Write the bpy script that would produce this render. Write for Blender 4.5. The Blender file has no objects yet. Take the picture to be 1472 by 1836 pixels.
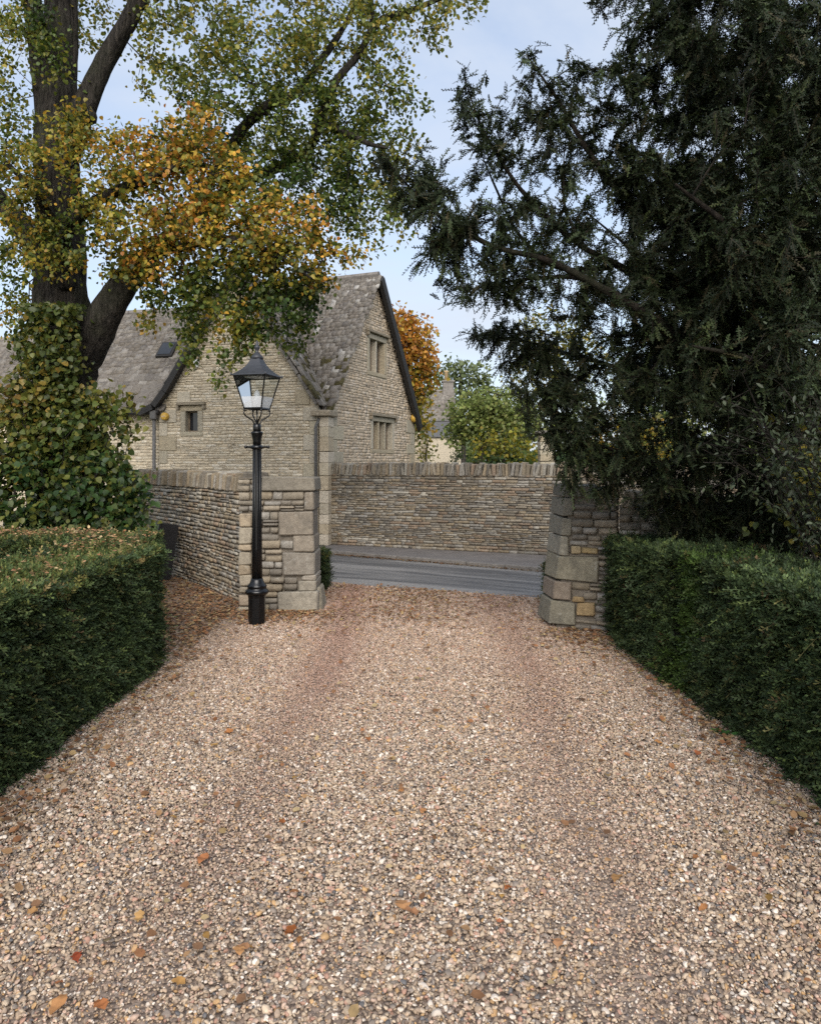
import bpy, bmesh, math
import numpy as np
from mathutils import Vector, Matrix

R = math.radians
rng = np.random.default_rng(11)
scene = bpy.context.scene
COL = scene.collection

# ---------------------------------------------------------------- camera, sky, sun, exposure
F, CX, HY, EYE = 1300.0, 736.0, 830.0, 1.7
cam_d = bpy.data.cameras.new('camera')
cam = bpy.data.objects.new('camera', cam_d)
COL.objects.link(cam)
cam.location = (0, 0, EYE)
cam.rotation_euler = (R(90), 0, 0)
cam_d.sensor_fit = 'VERTICAL'
cam_d.sensor_height = 36.0
cam_d.lens = F / 1836.0 * 36.0
cam_d.shift_y = -88.0 / 1836.0
cam_d.clip_end = 2000
cam_d.clip_start = 0.05
scene.camera = cam

SUN_EL, SUN_AZ = 33.0, 178.0            # azimuth: degrees clockwise from +Y, behind the camera
world = bpy.data.worlds.new('World')
scene.world = world
world.use_nodes = True
wn, wl = world.node_tree.nodes, world.node_tree.links
wn.clear()
w_out = wn.new('ShaderNodeOutputWorld')
w_bg = wn.new('ShaderNodeBackground')
w_bg.inputs['Strength'].default_value = 0.11
w_sky = wn.new('ShaderNodeTexSky')
w_sky.sky_type = 'NISHITA'
w_sky.sun_disc = False
w_sky.sun_elevation = R(SUN_EL)
w_sky.sun_rotation = R(SUN_AZ)
w_sky.air_density = 1.0
w_sky.dust_density = 2.0
w_tc = wn.new('ShaderNodeTexCoord')
w_map = wn.new('ShaderNodeMapping')
w_map.inputs['Scale'].default_value = (1.0, 1.0, 2.6)
w_no = wn.new('ShaderNodeTexNoise')
w_no.inputs['Scale'].default_value = 3.2
w_no.inputs['Detail'].default_value = 7
w_no.inputs['Roughness'].default_value = 0.55
w_no.inputs['Distortion'].default_value = 0.4
w_rmp = wn.new('ShaderNodeMapRange')
w_rmp.inputs['From Min'].default_value = 0.34
w_rmp.inputs['From Max'].default_value = 0.72
w_rmp.inputs['To Min'].default_value = 0.45
w_rmp.inputs['To Max'].default_value = 0.97
w_mix = wn.new('ShaderNodeMix')
w_mix.data_type = 'RGBA'
w_mix.inputs['B'].default_value = (2.95, 3.25, 3.75, 1)
wl.new(w_tc.outputs['Generated'], w_map.inputs['Vector'])
wl.new(w_map.outputs['Vector'], w_no.inputs['Vector'])
wl.new(w_no.outputs['Fac'], w_rmp.inputs['Value'])
wl.new(w_rmp.outputs['Result'], w_mix.inputs['Factor'])
wl.new(w_sky.outputs['Color'], w_mix.inputs['A'])
wl.new(w_mix.outputs['Result'], w_bg.inputs['Color'])
wl.new(w_bg.outputs['Background'], w_out.inputs['Surface'])

sun_d = bpy.data.lights.new('sun', 'SUN')
sun_d.energy = 1.5
sun_d.angle = R(45)
sun_d.color = (1.0, 0.96, 0.9)
sun = bpy.data.objects.new('sun', sun_d)
COL.objects.link(sun)
_a = R(SUN_AZ)
_sv = Vector((math.sin(_a) * math.cos(R(SUN_EL)), math.cos(_a) * math.cos(R(SUN_EL)), math.sin(R(SUN_EL))))
sun.rotation_euler = _sv.to_track_quat('Z', 'Y').to_euler()
sun.location = _sv * 30

vs = scene.view_settings
vs.view_transform = 'Standard'
vs.look = 'None'
vs.exposure = 1.2
vs.gamma = 1.0
vs.use_curve_mapping = False
scene.cycles.use_denoising = False
scene.cycles.max_bounces = 8
scene.cycles.diffuse_bounces = 3
scene.cycles.transparent_max_bounces = 8

# ---------------------------------------------------------------- helpers
def at(x, y, Y):
    return Vector(((x - CX) / F * Y, Y, EYE - (y - HY) / F * Y))

def gp(x, y, z=0.0):
    Y = F * (EYE - z) / (y - HY)
    return Vector(((x - CX) / F * Y, Y, z))

def ray_plane(x, y, o, n):
    d = Vector(((x - CX) / F, 1.0, -(y - HY) / F))
    c = Vector((0, 0, EYE))
    s = (Vector(o) - c).dot(n) / d.dot(n)
    return c + d * s

WL = {}
def empty(name, loc, label=None, cat=None, group=None):
    o = bpy.data.objects.new(name, None)
    COL.objects.link(o)
    o.location = loc
    o.empty_display_size = 0.1
    WL[o.name] = Vector(loc)
    tag(o, label, cat, group)
    return o

def tag(o, label=None, cat=None, group=None, kind=None):
    if label: o['label'] = label
    if cat: o['category'] = cat
    if group: o['group'] = group
    if kind: o['kind'] = kind
    return o

def attach(o, parent):
    if parent is not None:
        o.parent = parent
        if parent.name in WL:
            o.matrix_parent_inverse = Matrix.Translation(-WL[parent.name])
    return o

def link(name, me, mat, parent=None, kind=None):
    o = bpy.data.objects.new(name, me)
    COL.objects.link(o)
    if mat is not None and not me.materials:
        me.materials.append(mat)
    attach(o, parent)
    if kind: o['kind'] = kind
    return o

def np_mesh(name, V, Fc, col=None, smooth=False):
    """V (N,3); Fc (M,k) or list of such arrays; col (N,3) optional"""
    V = np.asarray(V, np.float32)
    if not isinstance(Fc, (list, tuple)): Fc = [Fc]
    Fc = [np.asarray(f, np.int32) for f in Fc if len(f)]
    me = bpy.data.meshes.new(name)
    me.vertices.add(len(V))
    me.vertices.foreach_set('co', V.ravel())
    nl = sum(f.size for f in Fc)
    npoly = sum(len(f) for f in Fc)
    me.loops.add(nl)
    me.loops.foreach_set('vertex_index', np.concatenate([f.ravel() for f in Fc]))
    me.polygons.add(npoly)
    tot = np.concatenate([np.full(len(f), f.shape[1], np.int32) for f in Fc])
    st = np.concatenate([[0], np.cumsum(tot)[:-1]]).astype(np.int32)
    me.polygons.foreach_set('loop_start', st)
    if smooth:
        me.polygons.foreach_set('use_smooth', np.ones(npoly, bool))
    me.update(calc_edges=True)
    if col is not None:
        a = me.color_attributes.new('Col', 'FLOAT_COLOR', 'POINT')
        c4 = np.ones((len(V), 4), np.float32)
        c4[:, :3] = col
        a.data.foreach_set('color', c4.ravel())
    me.validate()
    return me

class MB:
    """collects shapes (world coordinates) that become ONE mesh"""
    def __init__(s): s.v, s.f = [], []
    def add(s, vs_, fs):
        b = len(s.v)
        s.v += [tuple(p) for p in vs_]
        s.f += [tuple(i + b for i in f) for f in fs]
        return s
    def hexa(s, p):          # p: 4 bottom/front corners then 4 opposite
        return s.add(p, [(3, 2, 1, 0), (4, 5, 6, 7), (0, 1, 5, 4), (1, 2, 6, 5), (2, 3, 7, 6), (3, 0, 4, 7)])
    def box(s, c, x, y, z, ax=None):
        c = Vector(c)
        X, Y, Z = ax if ax else (Vector((1, 0, 0)), Vector((0, 1, 0)), Vector((0, 0, 1)))
        P = []
        for k in (-.5, .5):
            for i, j in ((-.5, -.5), (.5, -.5), (.5, .5), (-.5, .5)):
                P.append(c + X * (i * x) + Y * (j * y) + Z * (k * z))
        return s.hexa(P)
    def tube(s, pts, rad, n=8, caps=True):
        pts = [Vector(p) for p in pts]
        if not hasattr(rad, '__len__'): rad = [rad] * len(pts)
        b = len(s.v)
        prev = None
        for i, p in enumerate(pts):
            d = (pts[min(i + 1, len(pts) - 1)] - pts[max(i - 1, 0)]).normalized()
            if prev is None:
                a = d.orthogonal().normalized()
            else:
                a = (prev - d * prev.dot(d)).normalized()
            prev = a
            c = d.cross(a)
            for k in range(n):
                w = 2 * math.pi * k / n
                s.v.append(tuple(p + (a * math.cos(w) + c * math.sin(w)) * rad[i]))
        for i in range(len(pts) - 1):
            for k in range(n):
                q, r = b + i * n + k, b + i * n + (k + 1) % n
                s.f.append((q, r, r + n, q + n))
        if caps:
            s.f.append(tuple(b + k for k in reversed(range(n))))
            s.f.append(tuple(b + (len(pts) - 1) * n + k for k in range(n)))
        return s
    def lathe(s, c, prof, n=24, rot=0.0):
        c = Vector(c)
        b = len(s.v)
        for r, z in prof:
            for k in range(n):
                w = rot + 2 * math.pi * k / n
                s.v.append((c.x + r * math.cos(w), c.y + r * math.sin(w), c.z + z))
        for i in range(len(prof) - 1):
            for k in range(n):
                q, r_ = b + i * n + k, b + i * n + (k + 1) % n
                s.f.append((q, r_, r_ + n, q + n))
        s.f.append(tuple(b + k for k in reversed(range(n))))
        s.f.append(tuple(b + (len(prof) - 1) * n + k for k in range(n)))
        return s
    def mesh(s, name, bevel=0.0, smooth=False, col=None, segs=1):
        me = bpy.data.meshes.new(name)
        me.from_pydata(s.v, [], s.f)
        me.update()
        if bevel > 0:
            bm = bmesh.new(); bm.from_mesh(me)
            bmesh.ops.bevel(bm, geom=bm.edges[:], offset=bevel, segments=segs, affect='EDGES', profile=0.6, clamp_overlap=True)
            bm.to_mesh(me); bm.free()
        if smooth:
            for p in me.polygons: p.use_smooth = True
        if col is not None:
            a = me.color_attributes.new('Col', 'FLOAT_COLOR', 'POINT')
            for d in a.data: d.color = (*col, 1)
        return me
    def obj(s, name, mat, parent=None, bevel=0.0, smooth=False, kind=None, col=None, segs=1):
        return link(name, s.mesh(name, bevel, smooth, col, segs), mat, parent, kind)

# ---------------------------------------------------------------- materials
def mat_base(name):
    m = bpy.data.materials.new(name)
    m.use_nodes = True
    nt = m.node_tree
    b = nt.nodes['Principled BSDF']
    return m, nt, b

def nd(nt, t, **kw):
    n = nt.nodes.new(t)
    for k, v in kw.items():
        if k.startswith('i_'):
            key = k[2:]
            key = int(key) if key.isdigit() else key.replace('_', ' ')
            n.inputs[key].default_value = v
        else:
            setattr(n, k, v)
    return n

def mixc(nt, blend, fac, a, b):
    m = nt.nodes.new('ShaderNodeMix')
    m.data_type = 'RGBA'
    m.blend_type = blend
    for key, v in (('Factor', fac), ('A', a), ('B', b)):
        if hasattr(v, 'links'): nt.links.new(v, m.inputs[key])
        else: m.inputs[key].default_value = v if key == 'Factor' else (*v, 1)
    return m.outputs['Result']

def ramp(nt, src, lo, hi, a=0.0, b=1.0):
    m = nt.nodes.new('ShaderNodeMapRange')
    m.inputs['From Min'].default_value = lo
    m.inputs['From Max'].default_value = hi
    m.inputs['To Min'].default_value = a
    m.inputs['To Max'].default_value = b
    nt.links.new(src, m.inputs['Value'])
    return m.outputs['Result']

def noise(nt, scale, detail=5, rough=0.6, vec=None, dist=0.0):
    n = nt.nodes.new('ShaderNodeTexNoise')
    n.inputs['Scale'].default_value = scale
    n.inputs['Detail'].default_value = detail
    n.inputs['Roughness'].default_value = rough
    n.inputs['Distortion'].default_value = dist
    if vec is not None: nt.links.new(vec, n.inputs['Vector'])
    return n.outputs['Fac']

def geo_pos(nt, scale=None):
    g = nt.nodes.new('ShaderNodeNewGeometry')
    if scale is None: return g.outputs['Position']
    mp = nt.nodes.new('ShaderNodeMapping')
    mp.inputs['Scale'].default_value = scale
    nt.links.new(g.outputs['Position'], mp.inputs['Vector'])
    return mp.outputs['Vector']

def bump(nt, b, h, strength=0.4, dist=0.01):
    n = nt.nodes.new('ShaderNodeBump')
    n.inputs['Strength'].default_value = strength
    n.inputs['Distance'].default_value = dist
    nt.links.new(h, n.inputs['Height'])
    nt.links.new(n.outputs['Normal'], b.inputs['Normal'])

def mat_stone(name, lichen=0.5, stain=0.5, base=(1, 1, 1), rough=0.92):
    """tint comes from the 'Col' attribute times the object's colour; lichen and dirt patches on top"""
    m, nt, b = mat_base(name)
    at_ = nd(nt, 'ShaderNodeAttribute', attribute_name='Col')
    oi = nd(nt, 'ShaderNodeObjectInfo')
    c = mixc(nt, 'MULTIPLY', 1.0, at_.outputs['Color'], oi.outputs['Color'])
    c = mixc(nt, 'MULTIPLY', 1.0, c, base)
    pos = geo_pos(nt)
    n1 = noise(nt, 22, 6, 0.7, pos)
    c = mixc(nt, 'MULTIPLY', 1.0, c, mixc(nt, 'MIX', ramp(nt, n1, 0.25, 0.75), (0.62, 0.6, 0.58), (1.25, 1.24, 1.22)))
    n2 = noise(nt, 2.3, 5, 0.65, pos)
    c = mixc(nt, 'MIX', ramp(nt, n2, 0.52, 0.75, 0, stain), c, (0.085, 0.08, 0.07))
    n3 = noise(nt, 11, 4, 0.6, pos, 0.6)
    c = mixc(nt, 'MIX', ramp(nt, n3, 0.62, 0.72, 0, lichen), c, (0.46, 0.45, 0.40))
    n5 = noise(nt, 5.0, 4, 0.6, geo_pos(nt, (1, 1, 0.7)))
    c = mixc(nt, 'MIX', ramp(nt, n5, 0.62, 0.74, 0, 0.35 * stain), c, (0.12, 0.115, 0.05))
    nt.links.new(c, b.inputs['Base Color'])
    b.inputs['Roughness'].default_value = rough
    b.inputs['Specular IOR Level'].default_value = 0.25
    bump(nt, b, noise(nt, 60, 5, 0.75, pos), 0.7, 0.012)
    return m

def mat_plain(name, col, rough=0.6, var=0.25, scale=8, metallic=0.0, spec=0.5, bmp=0.0):
    m, nt, b = mat_base(name)
    n1 = noise(nt, scale, 6, 0.65, geo_pos(nt))
    lo = tuple(c * (1 - var) for c in col)
    hi = tuple(min(1, c * (1 + var)) for c in col)
    nt.links.new(mixc(nt, 'MIX', ramp(nt, n1, 0.3, 0.7), lo, hi), b.inputs['Base Color'])
    b.inputs['Roughness'].default_value = rough
    b.inputs['Metallic'].default_value = metallic
    b.inputs['Specular IOR Level'].default_value = spec
    if bmp: bump(nt, b, noise(nt, scale * 4, 5, 0.7, geo_pos(nt)), bmp, 0.01)
    return m

def mat_leaf(name, transl=0.3, rough=0.45, spec=0.4, use_obj=False):
    m, nt, b = mat_base(name)
    a = nd(nt, 'ShaderNodeAttribute', attribute_name='Col')
    c = a.outputs['Color']
    if use_obj:
        c = mixc(nt, 'MULTIPLY', 1.0, c, nd(nt, 'ShaderNodeObjectInfo').outputs['Color'])
    n1 = noise(nt, 30, 3, 0.6, geo_pos(nt))
    c = mixc(nt, 'MULTIPLY', 1.0, c, mixc(nt, 'MIX', ramp(nt, n1, 0.3, 0.7), (0.75, 0.75, 0.75), (1.2, 1.2, 1.2)))
    nt.links.new(c, b.inputs['Base Color'])
    b.inputs['Roughness'].default_value = rough
    b.inputs['Specular IOR Level'].default_value = spec
    if transl > 0:
        t = nd(nt, 'ShaderNodeBsdfTranslucent')
        nt.links.new(c, t.inputs['Color'])
        mx = nd(nt, 'ShaderNodeMixShader')
        mx.inputs[0].default_value = transl
        nt.links.new(b.outputs[0], mx.inputs[1])
        nt.links.new(t.outputs[0], mx.inputs[2])
        nt.links.new(mx.outputs[0], nt.nodes['Material Output'].inputs['Surface'])
    return m

def mat_bark(name, lo=(0.012, 0.010, 0.009), hi=(0.092, 0.080, 0.068)):
    m, nt, b = mat_base(name)
    v = geo_pos(nt, (15, 15, 1.7))
    n1 = noise(nt, 2.0, 8, 0.72, v, 0.5)
    c = mixc(nt, 'MIX', ramp(nt, n1, 0.38, 0.62), lo, hi)
    n2 = noise(nt, 1.6, 4, 0.6, geo_pos(nt))
    c = mixc(nt, 'MIX', ramp(nt, n2, 0.5, 0.7, 0, 0.55), c, (0.05, 0.055, 0.03))
    nt.links.new(c, b.inputs['Base Color'])
    b.inputs['Roughness'].default_value = 0.95
    b.inputs['Specular IOR Level'].default_value = 0.15
    bump(nt, b, n1, 1.0, 0.12)
    return m

M = {}
M['stone'] = mat_stone('dry_limestone', 0.42, 0.42)
M['ashlar'] = mat_stone('dressed_limestone', 0.4, 0.75)
M['house_stone'] = mat_stone('house_limestone', 0.12, 0.10)
M['slate'] = mat_stone('stone_slate', 0.28, 0.35)
M['mortar'] = mat_plain('lime_mortar', (0.52, 0.445, 0.335), 0.95, 0.25, 14, bmp=0.5)
M['joint'] = mat_plain('joint_earth', (0.17, 0.145, 0.115), 0.95, 0.3, 14, bmp=0.5)
M['core'] = mat_plain('hedge_wood', (0.018, 0.02, 0.012), 0.95, 0.4, 20)
M['leaf'] = mat_leaf('lime_leaf', 0.42)
M['needle'] = mat_leaf('yew_needle', 0.14, 0.6, 0.18)
M['litter'] = mat_leaf('dry_leaf', 0.15, 0.7, 0.2, use_obj=True)
M['bark'] = mat_bark('lime_bark')
M['yew_bark'] = mat_bark('yew_bark', (0.012, 0.010, 0.008), (0.06, 0.048, 0.038))
M['black'] = mat_plain('black_paint', (0.0035, 0.0035, 0.004), 0.3, 0.3, 30, spec=0.5)
M['hood'] = mat_plain('dark_grey_paint', (0.035, 0.038, 0.045), 0.5, 0.15, 20)
M['plastic'] = mat_plain('black_plastic', (0.012, 0.012, 0.014), 0.5, 0.3, 12)
M['dark_glass'] = mat_plain('dark_glass', (0.02, 0.022, 0.026), 0.06, 0.3, 3, spec=0.6)
M['wood'] = mat_plain('weathered_oak', (0.21, 0.16, 0.11), 0.8, 0.3, 14, bmp=0.3)
M['tar'] = mat_plain('tarred_board', (0.018, 0.016, 0.015), 0.7, 0.3, 10)
M['iron'] = mat_plain('grey_iron_paint', (0.11, 0.105, 0.10), 0.6, 0.25, 9)
M['yellow'] = mat_plain('yellow_plastic', (0.55, 0.33, 0.05), 0.45, 0.1, 20)
M['white'] = mat_plain('white_paint', (0.7, 0.7, 0.68), 0.5, 0.08, 20)
M['deck'] = mat_plain('roof_underlay', (0.05, 0.045, 0.04), 0.95, 0.3, 10)
M['clay'] = mat_plain('clay_pot', (0.5, 0.36, 0.2), 0.8, 0.15, 10)

def mat_glass():
    m, nt, b = mat_base('lantern_glass')
    tr = nd(nt, 'ShaderNodeBsdfTransparent')
    tr.inputs['Color'].default_value = (0.93, 0.95, 0.95, 1)
    gl = nd(nt, 'ShaderNodeBsdfGlossy')
    gl.inputs['Roughness'].default_value = 0.02
    fr = nd(nt, 'ShaderNodeFresnel', i_IOR=1.3)
    mx = nd(nt, 'ShaderNodeMixShader')
    nt.links.new(fr.outputs[0], mx.inputs[0])
    nt.links.new(tr.outputs[0], mx.inputs[1])
    nt.links.new(gl.outputs[0], mx.inputs[2])
    nt.links.new(mx.outputs[0], nt.nodes['Material Output'].inputs['Surface'])
    return m
M['glass'] = mat_glass()

def mat_milky():
    m, nt, b = mat_base('milky_white')
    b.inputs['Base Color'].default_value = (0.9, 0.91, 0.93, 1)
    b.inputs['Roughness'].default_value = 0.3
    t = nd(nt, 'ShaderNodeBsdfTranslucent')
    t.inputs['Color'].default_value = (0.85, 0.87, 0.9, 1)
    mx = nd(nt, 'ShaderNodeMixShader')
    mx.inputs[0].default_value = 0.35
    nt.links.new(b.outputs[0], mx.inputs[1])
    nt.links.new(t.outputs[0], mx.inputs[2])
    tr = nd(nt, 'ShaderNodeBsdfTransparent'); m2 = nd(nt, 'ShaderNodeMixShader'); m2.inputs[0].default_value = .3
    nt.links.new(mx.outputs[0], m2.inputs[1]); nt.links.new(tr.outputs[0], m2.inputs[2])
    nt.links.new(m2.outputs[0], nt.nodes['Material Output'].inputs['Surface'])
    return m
M['milky'] = mat_milky()

def mat_pebble():
    m, nt, b = mat_base('pebble')
    a = nd(nt, 'ShaderNodeAttribute', attribute_name='tint')
    a.attribute_type = 'INSTANCER'
    tc = nd(nt, 'ShaderNodeTexCoord')
    n1 = noise(nt, 3.0, 4, 0.6, tc.outputs['Object'])
    c = mixc(nt, 'MULTIPLY', 1.0, a.outputs['Color'], mixc(nt, 'MIX', ramp(nt, n1, 0.3, 0.7), (0.8, 0.8, 0.8), (1.15, 1.14, 1.12)))
    nt.links.new(c, b.inputs['Base Color'])
    b.inputs['Roughness'].default_value = 0.75
    b.inputs['Specular IOR Level'].default_value = 0.3
    return m
M['pebble'] = mat_pebble()

def mat_gravel_bed():
    m, nt, b = mat_base('gravel_bed')
    pos = geo_pos(nt)
    v = nd(nt, 'ShaderNodeTexVoronoi', i_Scale=48.0)
    nt.links.new(pos, v.inputs['Vector'])
    vw = nd(nt, 'ShaderNodeRGBToBW'); nt.links.new(v.outputs['Color'], vw.inputs[0])
    c = mixc(nt, 'MIX', vw.outputs[0], (0.17, 0.125, 0.098), (0.42, 0.325, 0.255))
    n = noise(nt, 1.5, 4, 0.6, pos)
    c = mixc(nt, 'MULTIPLY', 1.0, c, mixc(nt, 'MIX', ramp(nt, n, 0.3, 0.7), (0.75, 0.72, 0.7), (1.1, 1.1, 1.1)))
    nt.links.new(c, b.inputs['Base Color'])
    b.inputs['Roughness'].default_value = 0.9
    bump(nt, b, v.outputs['Distance'], 0.8, -0.02)
    return m
M['gravel_bed'] = mat_gravel_bed()

def mat_asphalt():
    m, nt, b = mat_base('worn_asphalt')
    pos = geo_pos(nt)
    n1 = noise(nt, 160, 3, 0.7, pos)
    # wear runs along the road: stretch the noise in the road's direction
    mp = nd(nt, 'ShaderNodeMapping')
    mp.inputs['Rotation'].default_value = (0, 0, R(-27))
    mp.inputs['Scale'].default_value = (0.22, 1.9, 1)
    mp.vector_type = 'TEXTURE' if False else 'POINT'
    rot = nd(nt, 'ShaderNodeVectorRotate')
    rot.inputs['Angle'].default_value = R(27)
    rot.rotation_type = 'Z_AXIS'
    nt.links.new(pos, rot.inputs['Vector'])
    mp.inputs['Rotation'].default_value = (0, 0, 0)
    nt.links.new(rot.outputs['Vector'], mp.inputs['Vector'])
    n2 = noise(nt, 1.5, 5, 0.55, mp.outputs['Vector'], 0.8)
    c = mixc(nt, 'MIX', ramp(nt, n2, 0.38, 0.62), (0.105, 0.10, 0.096), (0.265, 0.248, 0.228))
    c = mixc(nt, 'MULTIPLY', 1.0, c, mixc(nt, 'MIX', n1, (0.72, 0.72, 0.72), (1.28, 1.28, 1.28)))
    nt.links.new(c, b.inputs['Base Color'])
    b.inputs['Roughness'].default_value = 0.72
    bump(nt, b, n1, 0.5, 0.006)
    return m
M['asphalt'] = mat_asphalt()
M['pave'] = mat_plain('pavement_asphalt', (0.18, 0.16, 0.145), 0.9, 0.2, 3.0, bmp=0.3)
M['kerb'] = mat_plain('kerb_stone', (0.20, 0.18, 0.16), 0.9, 0.3, 9, bmp=0.4)

def mat_grass():
    m, nt, b = mat_base('rough_grass')
    pos = geo_pos(nt)
    n1 = noise(nt, 6, 6, 0.7, pos)
    n2 = noise(nt, 0.4, 4, 0.6, pos)
    c = mixc(nt, 'MIX', ramp(nt, n1, 0.3, 0.7), (0.028, 0.04, 0.014), (0.07, 0.085, 0.03))
    c = mixc(nt, 'MIX', ramp(nt, n2, 0.5, 0.7, 0, 0.6), c, (0.07, 0.055, 0.035))
    nt.links.new(c, b.inputs['Base Color'])
    b.inputs['Roughness'].default_value = 0.95
    bump(nt, b, n1, 0.8, 0.03)
    return m
M['grass'] = mat_grass()

# ---------------------------------------------------------------- the ground, the drive, the road
g = MB().add([(-400, -60, -0.16), (400, -60, -0.16), (400, 900, -0.16), (-400, 900, -0.16)], [(0, 1, 2, 3)])
tag(g.obj('ground', M['grass']), kind='structure')

RT = Vector((math.cos(R(-23)), math.sin(R(-23)), 0))      # along the road
RN = Vector((math.sin(R(23)), math.cos(R(23)), 0))        # across it, away from the camera
D_EDGE = 9.04
near_edge = [Vector((-30, 24.0, 0)), Vector((-6, 14.1, 0)), Vector((-3.4, 12.1, 0)), Vector((-2.2, 10.95, 0)), Vector((-1.3, 10.38, 0)), RN * D_EDGE + RT * 2.0, RN * D_EDGE + RT * 30]
kerb_line = [Vector((-30, 25.6, 0)), Vector((-6, 15.5, 0)), Vector((-3.2, 14.65, 0)), Vector((-1.42, 14.05, 0)), Vector((2.23, 11.8, 0)), Vector((9, 8.4, 0)), Vector((33, -2.7, 0))]
Z_ROAD = -0.065
V = [(p.x, p.y, Z_ROAD) for p in near_edge] + [(p.x, p.y, Z_ROAD) for p in kerb_line]
n = len(near_edge)
r_ = MB().add(V, [(i, i + 1, n + i + 1, n + i) for i in range(n - 1)])
tag(r_.obj('road', M['asphalt']), kind='structure')

D_WALL = 13.27
wall_line = [Vector((-30, 27.2, 0)), Vector((-6, 16.3, 0)), Vector((-3.0, 15.5, 0)), RN * D_WALL - RT * 6.9 + Vector((0, .25, 0)), RN * D_WALL - RT * 1.2 + RN * .2, RN * (D_WALL + .2) + RT * 6, RN * (D_WALL + .2) + RT * 36]
pv = [(p.x, p.y, 0.0) for p in kerb_line] + [(p.x, p.y, 0.0) for p in wall_line]
pavement = MB().add(pv, [(i, i + 1, 7 + i + 1, 7 + i) for i in range(6)]).obj('pavement', M['pave'])
tag(pavement, kind='structure')
# kerb stones, one by one, along the stretch of pavement that shows
for a, b_ in ((3, 4), (4, 5), (2, 3)):
    p, q = kerb_line[a], kerb_line[b_]
    d = (q - p); L = d.length; d.normalize()
    side = Vector((d.y, -d.x, 0))
    k = int(round(L / 0.72))
    for i in range(k):
        c = p + d * ((i + .5) * L / k) + side * (0.055 + rng.normal() * .004)
        mb = MB().box((c.x, c.y, -0.034 + rng.normal() * .003), L / k - 0.012, 0.11, 0.085, (d, side, Vector((0, 0, 1))))
        mb.obj('kerb_stone', M['kerb'], pavement, bevel=0.01)

drive_pts = [(-2.6, -3), (2.75, -3), (2.75, 7.0), (1.6, 7.9), (1.66, 8.2)]
e2 = RN * D_EDGE + RT * 2.05
e1 = RN * D_EDGE - RT * 4.45
poly = [(-4.4, -3), (3.0, -3), (3.0, 6.9), (1.75, 7.6), (2.0, 8.9), (e2.x, e2.y), (e1.x, e1.y), (-1.45, 10.6), (-1.5, 9.0), (-2.0, 8.9), (-3.9, 11.3), (-4.4, 11.3)]
bm = bmesh.new()
vv = [bm.verts.new((x, y, -0.016)) for x, y in poly]
bm.faces.new(vv)
low = [bm.verts.new((x, y, -0.15)) for x, y in poly]
for i in range(len(poly)):
    j = (i + 1) % len(poly)
    bm.faces.new((vv[i], low[i], low[j], vv[j]))
bmesh.ops.recalc_face_normals(bm, faces=bm.faces[:])
me = bpy.data.meshes.new('gravel_drive'); bm.to_mesh(me); bm.free()
tag(link('gravel_drive', me, M['gravel_bed']), kind='structure')

def inside_poly(P, X, Y):
    res = np.zeros(len(X), bool)
    j = len(P) - 1
    for i in range(len(P)):
        xi, yi = P[i]; xj, yj = P[j]
        c = ((yi > Y) != (yj > Y)) & (X < (xj - xi) * (Y - yi) / (yj - yi + 1e-12) + xi)
        res ^= c
        j = i
    return res

# wheel tracks: centre line x at a given y
TRK_Y = np.array([0, 2.1, 3.3, 4.4, 5.5, 7.0, 8.5, 10.5])
TRK_L = np.array([-.95, -.95, -.86, -.78, -.72, -.70, -.74, -.82])
TRK_R = np.array([0.75, 0.78, 0.80, 0.88, 0.98, 1.02, 1.02, 1.05])
def track_mask(X, Y):
    l = np.exp(-((X - np.interp(Y, TRK_Y, TRK_L)) / 0.24) ** 2)
    r = np.exp(-((X - np.interp(Y, TRK_Y, TRK_R)) / 0.24) ** 2)
    return np.clip(np.maximum(l, r), 0, 1)

def fbm2(X, Y, s, seed=0):
    q = np.random.default_rng(seed)
    out = np.zeros_like(X)
    amp = 1.0
    for o in range(4):
        for k in range(3):
            a = q.uniform(0, 2 * np.pi); ph = q.uniform(0, 6.28)
            out += amp * np.sin((X * np.cos(a) + Y * np.sin(a)) * s * (1 + .3 * k) + ph) / 3
        s *= 2.1; amp *= 0.55
    return out

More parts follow.
